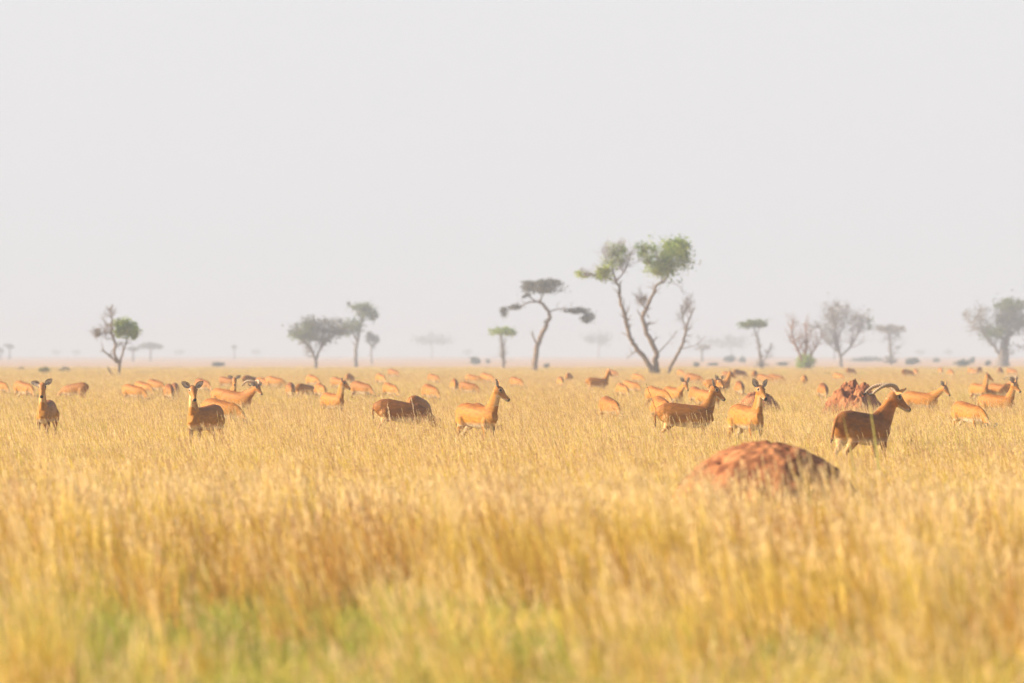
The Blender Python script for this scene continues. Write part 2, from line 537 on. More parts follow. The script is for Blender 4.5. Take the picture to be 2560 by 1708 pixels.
        for side in (0, 1):
            for i in range(nr - 1):
                for j in range(ncl - 1):
                    a = side * nn + i * ncl + j
                    q = (a, a + 1, a + ncl + 1, a + ncl)
                    e.f.append(q if side == 0 else q[::-1])
        for i in range(nr - 1):
            for j in (0, ncl - 1):
                a, b = i * ncl + j, nn + i * ncl + j
                e.f.append((a, b, b + ncl, a + ncl))
        for i in (0, nr - 1):
            for j in range(ncl - 1):
                a, b = i * ncl + j, nn + i * ncl + j
                e.f.append((a, a + 1, b + 1, b))
        res['ear'].append(e)
        # eyeball
        c0 = poll + hd * .060 + hs * sy * .0635 + hu * .028
        y = MB()
        y.loft([c0 - hu * .0165, c0 - hu * .014, c0 - hu * .008, c0, c0 + hu * .008, c0 + hu * .014, c0 + hu * .0165],
               [.003, .010, .0155, .018, .0155, .010, .003], [.003, .010, .0155, .018, .0155, .010, .003], hs, n=12)
        res['eye'].append(y)
        if male:
            hb = poll + hd * .016 + hs * sy * .030 + hu * .060
            # lyre: up and out, far back, then the smooth tips turn up
            g = [(0, 0, 0), (-.015, .035, .050), (-.065, .085, .095), (-.15, .130, .115), (-.25, .155, .095), (-.335, .150, .045), (-.385, .125, .0), (-.425, .100, -.010), (-.455, .085, .035)]
            hf = Vector((hd.x, hd.y, 0)).normalized()
            ctrl = [hb + hf * a + hs * (sy * b) + Vector((0, 0, 1)) * c for a, b, c in g]
            P = smooth_pts(ctrl, 12)
            nP = len(P); h = MB()
            rr, cc = [], []
            for i in range(nP):
                t = i / (nP - 1)
                r = .031 * (1 - t) ** .60 + .0025
                ring = math.sin(t * 2 * math.pi * 26)
                if t < .74: r *= 1 + .14 * ring
                rr.append(r)
                a = np.array((.34, .25, .17)) * (1 + .6 * ring) if t < .74 else np.array((.04, .032, .03))
                cc.append(np.clip(a, .02, 1))
            h.tube(P, rr, n=9, col=cc)
            res['horn'].append(h)
    return res


def part_meshes(ms):
    out = [('body', ms['body'], M_COAT)]
    for e in ms['ear']: out.append(('ear', mesh_from('ear', e.v, e.f, e.c), M_COAT))
    for e in ms['eye']: out.append(('eye', mesh_from('eye', e.v, e.f), M_EYE))
    for e in ms['horn']: out.append(('horn', mesh_from('horn', e.v, e.f, e.c), M_HORN))
    return out


def merged_mesh(ms, eyes=False):
    """one mesh: body with its ears and horns, for animals only a few pixels tall"""
    b = ms['body']
    n = len(b.vertices)
    co = np.empty(n * 3, np.float32); b.vertices.foreach_get("co", co); co = co.reshape(-1, 3)
    cl = np.empty(n * 4, np.float32); b.color_attributes["tone"].data.foreach_get("color", cl); cl = cl.reshape(-1, 4)[:, :3]
    V, C, Fc = [co], [cl], [tuple(p.vertices) for p in b.polygons]
    for e in ms['ear'] + ms['horn']:
        Fc += [tuple(i + n for i in f) for f in e.f]
        V.append(np.array([tuple(v) for v in e.v], np.float32)); C.append(np.array([tuple(c) for c in e.c], np.float32))
        n += len(e.v)
    me = mesh_from('antelope', np.concatenate(V), Fc, np.concatenate(C))
    me.materials.append(M_COAT)
    return me


FEET = []        # (x, y, radius) kept clear of grass clumps
LOW = [((116 - 1280) / F * 110, 110, .55), ((500 - 1280) / F * 100, 100, .62), ((2160 - 1280) / F * 82, 82, .85)]     # grazed-down spots where legs show


def stand_at(px, d):
    FEET.append(((px - 1280.0) / F * d, d, 0.30))
    return ((px - 1280.0) / F * d, d, 0.0)


G_NEAR = "antelopes standing in the grass near the camera"
def hero(px, d, yaw, label, s=1.0, head_yaw=None, **kw):
    if head_yaw is not None: kw['turn'] = head_yaw - yaw
    root = empty('antelope', stand_at(px, d), R(yaw), s)
    tag(root, label, "antelope", G_NEAR)
    for nm, me, mt in part_meshes(antelope_meshes(**kw)):
        link(nm, me, mt, root)
    return root


hero(116, 110, -96, "female antelope facing the camera head on, farthest left of the large ones, dark forelegs showing", head_yaw=-91, fat=.92, neck='alert', pitch=-38, ears=((8, 5), (32, 5)))
hero(511, 100, -119, "female antelope facing left with ears spread and white belly, head turned to the camera", head_yaw=-76, fat=.92, neck='alert', pitch=-33, ears=((32, 0), (32, 5)), neck_turn=10)
hero(1006, 113, 6, "dark brown side-on antelope grazing behind pale stems, left of the lone orange female", neck='graze', pitch=-66, dark=.7, fat=1.05, ears=(-10, 20))
hero(1049, 118, 72, "brown rump of an antelope right behind the dark side-on grazing one", s=1.04, neck='graze', pitch=-60, dark=.3)
hero(1195, 103, -48, "bright orange female antelope with raised head in profile to the right, near the middle", head_yaw=-6, fat=.94, neck='up', pitch=-33, ears=((62, 12), (62, 12)), stride=.03)
hero(1718, 104, 3, "brown side-on female antelope with long level back, head raised looking right", head_yaw=-4, neck='up', pitch=-35, dark=0.35, ears=((62, 20), (62, 20)), neck_turn=0)
hero(1868, 101, -62, "female antelope with open mouth, between the side-on female and the big horned male", head_yaw=-62, fat=.92, neck='alert', pitch=-30, mouth=True, ears=((58, 0), (48, 8)))
hero(2160, 82, 46, "large dark brown male antelope with long ringed lyre horns and orange neck, facing right", s=1.09, head_yaw=14, neck='ram', pitch=-29, male=True, dark=0.66, tail=.10, ears=((58, -60), (40, -10)), fat=.94, neck_turn=-16)

# smaller animals behind: one of each kind is built, then copied
PROTO = {}
def proto(key, **kw):
    PROTO[key] = kw
proto('graze', neck='graze', pitch=-62, voxel=.018, stride=.04)
proto('graze_left', neck='graze', pitch=-62, turn=35, voxel=.018, stride=-.05)
proto('graze_near', neck='graze', pitch=-50, turn=-30, voxel=.018, stride=.07, dark=.15, fat=.92)
proto('graze_far', neck='graze', pitch=-66, turn=15, voxel=.018, stride=-.02, dark=.3, fat=1.04)
proto('stand', neck='up', pitch=-35, voxel=.018, ears=((50, 10), (50, 10)))
proto('look', neck='alert', pitch=-30, turn=-45, voxel=.018, ears=((28, 0), (28, 0)))
proto('look_left', neck='alert', pitch=-30, turn=45, voxel=.018, ears=((28, 0), (28, 0)))
proto('low', neck='low', pitch=-42, voxel=.018, ears=((45, 15), (45, 15)), stride=.06)
proto('male', neck='low', pitch=-38, male=True, dark=.3, voxel=.018, ears=((10, 10), (10, 10)))
proto('dark_graze', neck='graze', pitch=-62, dark=.5, voxel=.018, stride=.03)
_built = {}


def antelope_copy(px, yb, yaw, key, label, group, s=1.0, d=None):
    far = d is None and 12800.0 / (yb - HOR) > 215
    if d is None: d = 12800.0 / (yb - HOR) * 1.0
    loc = stand_at(px, d)
    k = (key, far)
    if k not in _built:
        ms = antelope_meshes(**PROTO[key])
        if far:
            _built[k] = merged_mesh(ms)
            o = link('antelope', _built[k], M_COAT)
        else:
            o = empty('antelope', loc)
            for nm, me, mt in part_meshes(ms):
                if nm != 'eye': link(nm, me, mt, o)
            _built[k] = o
    elif far:
        o = bpy.data.objects.new('antelope', _built[k]); COL.objects.link(o)
    else:
        o = copy_tree(_built[k])
    o.location = loc
    o.rotation_euler = (0, 0, R(yaw))
    o.scale = (s, s, s)
    tag(o, label, "antelope", group)
    return o


GM, GF = "antelopes in the middle distance", "small antelopes grazing far off"
MID = [
    (61, 951, -50, 'graze', "grazing antelope with dark back, left of the leftmost female facing the camera"),
    (186, 952, 155, 'dark_graze', "brown back of a grazing antelope right of the leftmost female's ears"),
    (563, 964, -40, 'look', "antelope with pricked ears looking out behind the horned male at the left group"),
    (592, 974, -40, 'male', "orange male antelope with dark upright horns in the left group, head to the right"),
    (556, 990, -34, 'graze', "nearest antelope of the left group, grazing in front of the horned male, lit rump"),
    (833, 974, -56, 'look_left', "orange antelope with dark chest and raised head, below the pale flat-topped tree pair"),
    (978, 951, -62, 'graze', "antelope grazing head down just behind the dark side-on grazing one"),
    (1078, 956, -64, 'graze', "round orange antelope grazing between the dark side-on grazer and the lone orange female"),
    (1205, 999, -70, 'graze', "rounded back of an antelope half hidden behind the lone orange female's neck"),
    (1526, 983, -70, 'graze', "russet antelope grazing alone left of the side-on female, rump to the left"),
    (1645, 964, -55, 'graze', "antelope rump above the side-on female's back, left one of a pair"),
    (1684, 963, -62, 'low', "antelope with lowered head above the side-on female's back, right one of a pair"),
    (1655, 986, -75, 'graze', "reddish back of an antelope low in the grass directly above the side-on female's rump"),
    (1744, 960, -72, 'graze', "orange antelope rump with dark flank just left of the side-on female's ear"),
    (1772, 968, -52, 'stand', "orange antelope standing right behind the side-on female's neck"),
    (2303, 974, -34, 'low', "long orange antelope walking right just beyond the big horned male's muzzle"),
    (2424, 996, -56, 'graze', "large orange antelope grazing behind pale stems near the right edge"),
    (2449, 953, -60, 'look_left', "antelope with pricked ears looking to the camera at upper right, left of the pair"),
    (2500, 953, -48, 'male', "horned antelope behind another one at the right edge"),
    (2494, 979, -36, 'stand', "antelope in front of the horned one at the right edge, head raised to the right"),
]
for px, yb, yaw, key, lab in MID:
    if key == 'graze': key = random.choice(('graze', 'graze', 'graze_near', 'graze_far'))
    antelope_copy(px, yb, yaw, key, lab, GM, s=random.uniform(.90, .98))
# (thin far figures: only backs and necks clear the grass)
FAR = [
    (2, 946, -30, 'graze', "lit antelope rump cut by the left picture edge"),
    (336, 955, 170, 'graze', "low reddish antelope back right of the half-green tree's foot"),
    (360, 949, -25, 'graze', "orange grazing antelope second to the right of the half-green tree's foot"),
    (391, 943, -20, 'graze', "pale orange antelope third to the right of the half-green tree's foot"),
    (424, 955, -62, 'dark_graze', "antelope seen chest on, lit on its left half and dark on its right"),
    (437, 950, -70, 'graze', "faint antelope close behind the half-lit chest-on one"),
    (508, 943, 150, 'dark_graze', "brown antelope with sloping back above the spread-eared female"),
    (569, 936, 170, 'dark_graze', "small dark antelope far off above the left group's upright ears"),
    (628, 936, 160, 'graze', "small brown antelope far off above the horned male of the left group"),
    (661, 937, 175, 'graze', "left animal of two far antelopes standing in one line"),
    (689, 938, -5, 'graze', "right animal of two far antelopes standing in one line"),
    (727, 951, -80, 'dark_graze', "narrow dark antelope seen end on, alone below the big hazy spreading tree"),
    (766, 950, -15, 'graze', "orange antelope grazing under the big hazy spreading tree, nearer of two"),
    (783, 935, -35, 'graze', "orange antelope at the hazy spreading tree's foot, farther of two"),
    (803, 951, -50, 'graze', "small antelope right of the two at the hazy spreading tree's foot"),
    (848, 938, -20, 'graze', "pale antelope back above the raised head of the dark-chested one"),
    (876, 930, -50, 'graze', "orange rump left of the bright green bushes"),
    (953, 931, -45, 'graze', "small orange rump right of the bright green bushes"),
    (984, 921, -25, 'dark_graze', "very distant brown antelope above the bright green bushes' right end"),
    (1085, 930, -30, 'graze', "distant antelope with sloping back, level with the two by the lone female"),
    (1137, 942, -80, 'graze', "faint narrow antelope left of the overlapping far pair"),
    (1173, 946, 10, 'dark_graze', "dark-backed nearer animal of the overlapping far pair"),
    (1185, 931, 0, 'graze', "paler farther animal of the overlapping far pair"),
    (1219, 931, -30, 'graze', "small pale antelope between the far pair and the lone orange female's ears"),
    (1292, 937, -35, 'graze', "small orange antelope right of the lone female's ears, alone in the pale grass"),
    (1402, 935, -70, 'graze', "left of two tiny orange antelopes beyond the gap in the herd"),
    (1424, 928, -55, 'graze', "right of two tiny orange antelopes beyond the gap in the herd"),
    (1495, 939, 8, 'stand', "side-on standing antelope left of the split-trunk tree, tiny and brown"),
    (1530, 922, 20, 'dark_graze', "tiny dark antelope behind the side-on one left of the split-trunk tree"),
    (1557, 950, -50, 'graze', "nearer pale antelope left of the split-trunk tree's foot"),
    (1580, 943, -20, 'graze', "middle pale antelope left of the split-trunk tree's foot"),
    (1596, 929, -30, 'graze', "farther pink-brown antelope left of the split-trunk tree's foot"),
    (1703, 921, -45, 'graze', "orange antelope just right of the split-trunk tree's foot"),
    (1735, 932, -10, 'dark_graze', "antelope nearer than its neighbour right of the split-trunk tree's foot"),
    (1795, 945, -5, 'stand', "antelope with upright neck above the side-on female's head"),
    (1850, 948, -100, 'dark_graze', "dark antelope seen end on left of the open-mouthed female's ears"),
    (1822, 923, 0, 'dark_graze', "left half of the far reddish pair under the small umbrella tree"),
    (1850, 922, 175, 'dark_graze', "right half of the far reddish pair under the small umbrella tree"),
    (1888, 925, -60, 'dark_graze', "dark antelope at the small umbrella tree's foot"),
    (1913, 931, -15, 'graze', "pale orange antelope right of the small umbrella tree's foot, left of two"),
    (1941, 929, 0, 'graze', "pale orange antelope right of the small umbrella tree's foot, right of two"),
    (2011, 934, -80, 'graze', "tiny antelope in front of the bush with the orange-barked stems"),
    (2059, 953, -85, 'dark_graze', "brown oval of an antelope left of the jagged red mound"),
    (2098, 927, -30, 'graze', "left of two pale antelopes below the big leafless tree"),
    (2128, 918, -20, 'graze', "right of two pale antelopes below the big leafless tree"),
    (2270, 921, 175, 'graze', "pale antelope of a far pair above the walking orange one, left of two"),
    (2290, 918, -75, 'dark_graze', "darker antelope of a far pair above the walking orange one, right of two"),
    (2352, 916, -85, 'graze', "tiny reddish antelope left of two dots between the round bushes"),
    (2378, 920, -60, 'dark_graze', "tiny dark antelope right of two dots between the round bushes"),
    (2430, 917, -40, 'graze', "orange antelope touching the dark one left of the thick-trunked tree"),
    (2447, 916, -130, 'dark_graze', "dark antelope grazing to the left, left of the thick-trunked tree"),
    (2502, 916, -50, 'dark_graze', "antelope directly in front of the thick tree trunk"),
    (2530, 918, -25, 'dark_graze', "antelope with sloping back right of the thick tree trunk"),
    (905, 951, 160, 'dark_graze', "dark grey-brown animal beside the bright green bushes"),  # read as a warthog; drawn with the darker antelope body
]
for px, yb, yaw, key, lab in FAR:
    if key == 'graze': key = random.choice(('graze', 'graze', 'graze_near', 'graze_far', 'graze_left'))
    if key != 'stand':
        yaw = (abs(yaw) if abs(yaw) <= 90 else 180 - abs(yaw))
        yaw = -min(86, yaw * .75 + 34) if random.random() < .7 else min(86, yaw * .75 + 34)
        if lab.find('to the left') >= 0: yaw = 180 - yaw
    antelope_copy(px, yb, yaw, key, lab, GF, s=random.uniform(.84, .98))


# ------------------------------------------------------------------ termite mounds
def mound(px, d, width, height, label, seed, jag=0.0):
    rs = np.random.default_rng(seed)
    nu, nv = 150, 70
    pk = [(rs.uniform(-.5, .5), rs.uniform(-.4, .4), rs.uniform(.22, .40), rs.uniform(.65, 1.0)) for _ in range(9)]
    j, i = np.meshgrid(np.arange(nv + 1), np.arange(nu), indexing='ij')
    r, a = 1 - j / nv, 2 * np.pi * i / nu
    x, y = r * np.cos(a), r * np.sin(a)
    n1 = noise2(x + seed, y, .42, seed + 3) - .5
    n2 = noise2(x * 1.0 + seed, y, .15, seed + 4) - .5
    n3 = noise2(x + seed, y, .055, seed + 5) - .5
    if jag:
        z = 1 - r ** 1.35
        add = np.zeros_like(x)
        for cx, cyy, w, h in pk: add = np.maximum(add, h * np.exp(-((x - cx) ** 2 + (y - cyy) ** 2) / (w * w)))
        z = (1 - r ** 2.0) * (.45 + .62 * add) * (1 + .16 * n1 + .22 * n2 + .16 * n3)
    else:
        z = np.clip(1 - r ** 2.4, 0, 1) ** .62 * (1 + .06 * n1 + .055 * n2 + .038 * n3)
        z *= 1 - .16 * np.clip((.13 - (n2 + .5)) * 9, 0, 1)           # old holes and broken scabs
    rr = 1 + .08 * n1 + .06 * n2 * (1 - z * .5) + .035 * n3
    v = np.stack([x * rr * width / 2, y * rr * width / 2 * .9, z * height - .03 * (r > .98)], 2).reshape(-1, 3)
    f = []
    for jj in range(nv):
        for ii in range(nu):
            p, q = jj * nu + ii, jj * nu + (ii + 1) % nu
            f.append((p, q, q + nu, p + nu))
    o = link("termite_mound", mesh_from("termite_mound", v, f), M_MOUND)
    o.location = ((px - 1280.0) / F * d, d, 0)
    tag(o, label, "termite mound", "red termite mounds")
    FEET.append((o.location.x, d + width * .1, width * .36))
    return o


mound(1912, 60, 2.08, 0.785, "smooth rounded red termite mound behind tall grass in the right foreground", 21)
mound(2134, 140, 2.15, 1.02, "jagged peaked red termite mound behind the big horned male", 34, jag=1)
mound(1896, 150, 1.3, 0.72, "low pinkish earth mound behind the open-mouthed female's head", 47)


# ------------------------------------------------------------------ trees and bushes
GREEN = ((.24, .33, .035), (.15, .23, .03), (.34, .40, .05))
OLIVE = ((.12, .165, .05), (.085, .12, .04), (.17, .20, .06))
GREYG = ((.125, .12, .092), (.095, .092, .074), (.16, .15, .115))  # grey-green, lightened so the colour itself carries some haze on distant trees
LIME = ((.34, .42, .035), (.25, .33, .03), (.42, .45, .06))
TWIGGY = ((.20, .16, .12), (.15, .12, .095), (.24, .20, .13))
BLUEG = ((.06, .085, .06), (.045, .065, .05), (.085, .105, .065))


class Tree:
    def __init__(self, name, label, cat, px, py, d=None, group="trees on the plain", bark=None):
        self.d = d or (EYE * F / (py - HOR))
        self.base = at(px, py, self.d)
        self.base.z = 0
        self.px, self.py = px, py
        self.root = empty(name, self.base)
        tag(self.root, label, cat, group)
        self.wood, self.leaf = MB(), MB()
        self.bark = bark or M_BARK
        self.s = self.d / F

    def L(self, px, py, dep=0.0):
        """photograph position -> metres from the tree's foot"""
        return Vector(((px - self.px) * self.s, dep, (self.py - py) * self.s))

    def limb(self, pts, r0, r1, depth=(0.0, 0.0), n=7, twigs=0, tl=1.0, gen=2, spread=.9, upb=.35, start=.3):
        P = [self.L(x, y, depth[0] + (depth[1] - depth[0]) * i / max(1, len(pts) - 1) + random.uniform(-.06, .06)) for i, (x, y) in enumerate(pts)]
        P[0].z = min(P[0].z, P[0].z)
        Q = smooth_pts(P, 5)
        Q = [q + rvec() * (r0 * .22) if 0 < i < len(Q) - 1 else q for i, q in enumerate(Q)]
        m = len(Q) - 1
        rad = [r0 + (r1 - r0) * (i / m) ** .85 for i in range(m + 1)]
        self.wood.tube(Q, rad, n=n)
        for k in range(twigs):
            t = start + (1 - start) * (k + random.random()) / twigs
            i = min(m - 1, int(t * m))
            ax = (Q[i + 1] - Q[i]).normalized()
            dr = (ax * .5 + rvec() * spread + Vector((0, 0, upb))).normalized()
            self.twig(Q[i], dr, tl * random.uniform(.6, 1.2) * (1.15 - .5 * t), max(.008, rad[i] * .45), gen, upb)
        return Q

    def twig(self, p, dr, ln, r, gen, upb):
        m = 4
        pts, rr = [p], [r]
        for i in range(m):
            dr = (dr + rvec() * .30 + Vector((0, 0, upb * .22))).normalized()
            p = p + dr * (ln / m)
            pts.append(p); rr.append(max(.006, r * (1 - (i + 1) / m * .75)))
        self.wood.tube(pts, rr, n=4, cap=False)
        if gen > 0:
            for i in range(1, m + 1):
                for _ in range(2 if gen > 1 else 1):
                    d2 = (dr * .6 + rvec() * .85 + Vector((0, 0, upb * .5))).normalized()
                    self.twig(pts[i], d2, ln * random.uniform(.4, .65), rr[i] * .65, gen - 1, upb)

    def crown(self, cx, cy, rx, ry, count, tones, size=.16, depth=None, clumps=14, flat=0.0, dep0=0.0, tight=.30):
        """leaf faces gathered in uneven clumps inside an ellipsoid given in photograph pixels"""
        a, b = rx * self.s, ry * self.s
        dp = depth if depth is not None else a * .8
        c0 = self.L(cx, cy, dep0)
        cl = []
        for _ in range(clumps):
            v = rvec() * (random.random() ** .45)
            z = v.z * (1 - flat) + abs(v.z) * flat * .6
            cl.append((c0 + Vector((v.x * a, v.y * dp, z * b)), random.uniform(.6, 1.35), random.randrange(3)))
        sx, sz = a * tight, b * (tight + .12)
        for _ in range(count):
            c, w, ti = random.choice(cl)
            p = c + Vector((random.gauss(0, sx * w), random.gauss(0, dp * tight * w), random.gauss(0, sz * w * .8)))
            nrm = (rvec() + Vector((0, 0, .5))).normalized()
            u = nrm.cross(rvec()).normalized(); w2 = nrm.cross(u)
            sz_ = size * random.uniform(.6, 1.3)
            tn = np.array(tones[ti if random.random() < .7 else random.randrange(3)]) * random.uniform(.85, 1.15)
            k = len(self.leaf.v)
            self.leaf.v += [p - u * sz_ * .5, p - w2 * sz_ * .32, p + u * sz_ * .5, p + w2 * sz_ * .32]
            self.leaf.c += [tn] * 4
            self.leaf.f.append((k, k + 1, k + 2, k + 3))

    def done(self, leafname='crown', wood='trunk'):
        if self.wood.v: self.wood.build(wood, self.bark, self.root)
        if self.leaf.v: self.leaf.build(leafname, M_LEAF, self.root, smooth=False)
        FEET.append((self.base.x, self.base.y, .3))
        return self.root


# the big split-trunk tree
t = Tree('split_trunk_tree', "tallest tree, several bare leaning trunks with a green crown high on the right", "tree", 1645, 943)
t.limb([(1638, 946), (1618, 905), (1592, 872), (1572, 838), (1563, 790), (1550, 755), (1549, 722), (1538, 700)], .22, .08, (0, -.8), n=9, twigs=16, tl=1.0, gen=1, start=.35)
t.limb([(1538, 700), (1528, 660), (1535, 622)], .08, .025, (-.8, -1.2), twigs=14, tl=1.2, gen=2)
t.limb([(1540, 704), (1565, 672), (1580, 628)], .07, .02, (-.8, 0), twigs=12, tl=1.0, gen=2)
t.limb([(1536, 704), (1500, 690), (1452, 684)], .06, .018, (-.8, -1.6), twigs=10, tl=.9, gen=2)
t.limb([(1648, 946), (1638, 905), (1640, 882), (1618, 835), (1607, 795), (1618, 770), (1634, 735), (1640, 715), (1662, 704)], .24, .08, (.1, .9), n=9, twigs=12, tl=.9, gen=1, start=.3)
t.limb([(1662, 704), (1680, 670), (1700, 622)], .08, .02, (.9, 1.6), twigs=12, tl=1.0, gen=1)
t.limb([(1656, 706), (1652, 668), (1640, 625)], .07, .02, (.9, .2), twigs=10, tl=1.0, gen=1)
t.limb([(1668, 704), (1700, 715), (1712, 740)], .03, .008, (.9, 1.2), twigs=5, tl=.8, gen=1)
t.limb([(1622, 795), (1608, 765), (1600, 745)], .05, .015, (.3, -.2), twigs=14, tl=.8, gen=2)
t.limb([(1646, 882), (1672, 855), (1694, 828)], .05, .02, (.2, .9), twigs=4, tl=.7, gen=1)
t.limb([(1670, 950), (1676, 918), (1698, 880), (1714, 840), (1718, 815), (1728, 790), (1738, 770)], .17, .03, (.6, 1.2), twigs=16, tl=1.0, gen=1, start=.45)
t.limb([(1716, 820), (1708, 790), (1726, 755)], .05, .015, (1.0, .6), twigs=12, tl=1.0, gen=2)
t.limb([(1706, 872), (1742, 862), (1762, 842)], .035, .01, (1, 1.4), twigs=5, tl=.8, gen=1)
t.limb([(1596, 872), (1580, 885), (1566, 898)], .05, .02, (-.2, -.6), twigs=4, tl=.6, gen=1)
t.crown(1672, 640, 56, 44, 2900, GREEN, size=.20, clumps=34, dep0=1.0, tight=.20)
t.crown(1702, 622, 30, 24, 1200, GREEN, size=.20, clumps=14, dep0=1.2, tight=.22)
t.crown(1645, 668, 32, 20, 800, LIME, size=.19, clumps=14, dep0=.6, tight=.22)
t.crown(1610, 628, 30, 24, 620, GREEN, size=.17, clumps=20, dep0=.2, tight=.16)
t.limb([(1645, 690), (1625, 660), (1606, 628)], .05, .015, (.6, .2), twigs=10, tl=.9, gen=2)
t.crown(1510, 684, 25, 17, 800, LIME, size=.19, clumps=14, dep0=-1.2, tight=.24)
t.crown(1540, 642, 36, 36, 1150, GREEN, size=.15, clumps=40, dep0=-.8, tight=.13)
t.crown(1470, 690, 26, 9, 200, LIME, size=.16, clumps=10, dep0=-1.2, tight=.2)
t.crown(1442, 684, 12, 8, 110, LIME, size=.17, clumps=5, dep0=-1.5)
t.done()

# the grey flat-topped acacia to its left
t = Tree('flat_topped_tree', "grey flat-topped thorn tree with two drooping side branches left of the tallest tree", "tree", 1337, 928, 545)
t.limb([(1336, 929), (1340, 880), (1350, 845), (1368, 805), (1374, 783), (1358, 760), (1345, 752)], .30, .13, (0, .2), n=8, twigs=6, tl=.7, gen=1, start=.4)
t.limb([(1344, 862), (1334, 842), (1332, 828)], .11, .05, (0, -.4), twigs=4, tl=.5, gen=1)
t.limb([(1345, 752), (1318, 755), (1302, 766), (1280, 768), (1258, 780)], .10, .03, (.2, -.6), twigs=8, tl=.7, gen=1)
t.limb([(1350, 754), (1358, 730), (1365, 712)], .10, .03, (.2, .6), twigs=9, tl=1.0, gen=1)
t.limb([(1340, 752), (1318, 735), (1310, 715)], .08, .025, (.1, -.3), twigs=7, tl=.9, gen=1)
t.limb([(1372, 778), (1400, 770), (1440, 772), (1478, 790)], .08, .025, (.2, 1.0), twigs=10, tl=.8, gen=1)
t.crown(1358, 717, 56, 18, 1900, GREYG, size=.20, clumps=34, flat=.2, tight=.15, depth=2.2)
t.crown(1330, 706, 28, 8, 700, GREYG, size=.20, clumps=14, tight=.22, depth=1.6)
t.crown(1372, 706, 26, 9, 700, GREYG, size=.20, clumps=14, tight=.22, depth=1.6)
t.crown(1262, 775, 10, 12, 330, GREYG, size=.18, clumps=8, dep0=-.6)
t.crown(1285, 765, 22, 6, 420, GREYG, size=.17, clumps=10, dep0=-.4, depth=.8)
t.crown(1438, 775, 34, 7, 900, GREYG, size=.18, clumps=16, dep0=.8, tight=.2, depth=1.0)
t.crown(1472, 792, 15, 13, 600, GREYG, size=.18, clumps=9, dep0=1.0)
t.crown(1315, 738, 10, 6, 160, GREYG, size=.17, clumps=5)
t.done()

# half bare, half green tree at the left
t = Tree('half_dead_tree', "half-dead tree at left, bare crooked leader above one green crown", "tree", 297, 946, 405, bark=M_BARK)
t.limb([(297, 947), (298, 912), (286, 885), (289, 862), (278, 830), (280, 800), (276, 785), (282, 762)], .125, .04, (0, -.2), n=8, twigs=14, tl=.7, gen=2, start=.35, upb=.1)
t.limb([(299, 912), (306, 885), (314, 858), (318, 840)], .09, .04, (0, .5), twigs=6, tl=.7, gen=1)
t.limb([(294, 908), (275, 890), (262, 880), (258, 868)], .09, .03, (0, -.6), twigs=8, tl=.6, gen=1)
t.limb([(294, 948), (280, 935), (269, 918)], .13, .05, (0, -.3), twigs=2, tl=.3, gen=0)
t.limb([(278, 815), (266, 808), (260, 798)], .05, .015, (-.2, -.5), twigs=7, tl=.5, gen=1)
t.limb([(280, 835), (258, 832), (240, 836)], .05, .015, (-.1, -.6), twigs=16, tl=.7, gen=2, upb=.1)
t.crown(317, 826, 29, 21, 2100, GREEN, size=.17, clumps=22, dep0=.4, tight=.22)
t.crown(296, 815, 18, 12, 500, GREEN, size=.16, clumps=10, dep0=.1)
t.crown(250, 836, 14, 8, 130, TWIGGY, size=.12, clumps=8, dep0=-.4)
t.done()

# hazy spreading tree and its taller neighbours
t = Tree('spreading_tree', "wide hazy spreading tree with low forked trunk, left of the pale tall one", "tree", 789, 930, 640, bark=M_BARK_G)
t.limb([(790, 931), (788, 905), (775, 878), (758, 858), (740, 840)], .22, .06, (0, -.8), twigs=14, tl=1.3, gen=2)
t.limb([(789, 908), (800, 880), (820, 855), (842, 838)], .18, .06, (0, .7), twigs=14, tl=1.3, gen=2)
t.limb([(782, 890), (770, 850), (765, 820)], .11, .04, (0, .2), twigs=12, tl=1.3, gen=2)
t.limb([(804, 874), (806, 840), (815, 812)], .11, .04, (.2, -.3), twigs=12, tl=1.3, gen=2)
t.crown(790, 832, 76, 31, 1900, GREYG, size=.26, clumps=60, tight=.13, depth=3.0)
t.crown(752, 838, 38, 26, 900, OLIVE, size=.26, clumps=24, tight=.18, depth=2.4)
t.crown(845, 828, 34, 22, 700, GREYG, size=.26, clumps=18, tight=.2, depth=2.0)
t.done()
t = Tree('tall_hazy_tree', "tall hazy tree with leaning crown top, just right of the wide spreading one", "tree", 890, 918, 760, bark=M_BARK_G)
t.limb([(890, 919), (889, 880), (894, 850), (902, 815), (912, 785)], .30, .10, (0, .3), twigs=10, tl=1.2, gen=1)
t.limb([(892, 852), (878, 825), (868, 808)], .16, .05, (0, -.5), twigs=8, tl=1.2, gen=1)
t.limb([(904, 805), (890, 778), (868, 760)], .10, .03, (.2, 0), twigs=6, tl=.9, gen=1)
t.crown(918, 782, 26, 20, 1000, OLIVE, size=.30, clumps=20, tight=.22)
t.crown(908, 770, 32, 10, 500, OLIVE, size=.30, clumps=12)
t.crown(882, 820, 30, 22, 800, OLIVE, size=.30, clumps=20, tight=.2)
t.crown(869, 759, 7, 4, 50, GREYG, size=.26, clumps=3)
t.done()
t = Tree('small_hazy_tree', "small faint blue-grey tree beside the tall hazy one", "tree", 930, 908, 980, bark=M_BARK_G)
t.limb([(930, 909), (928, 880), (926, 850)], .17, .06, twigs=6, tl=1.2, gen=1)
t.crown(925, 838, 12, 12, 420, GREYG, size=.34, clumps=9)
t.crown(935, 850, 11, 14, 420, GREYG, size=.34, clumps=9)
t.done()

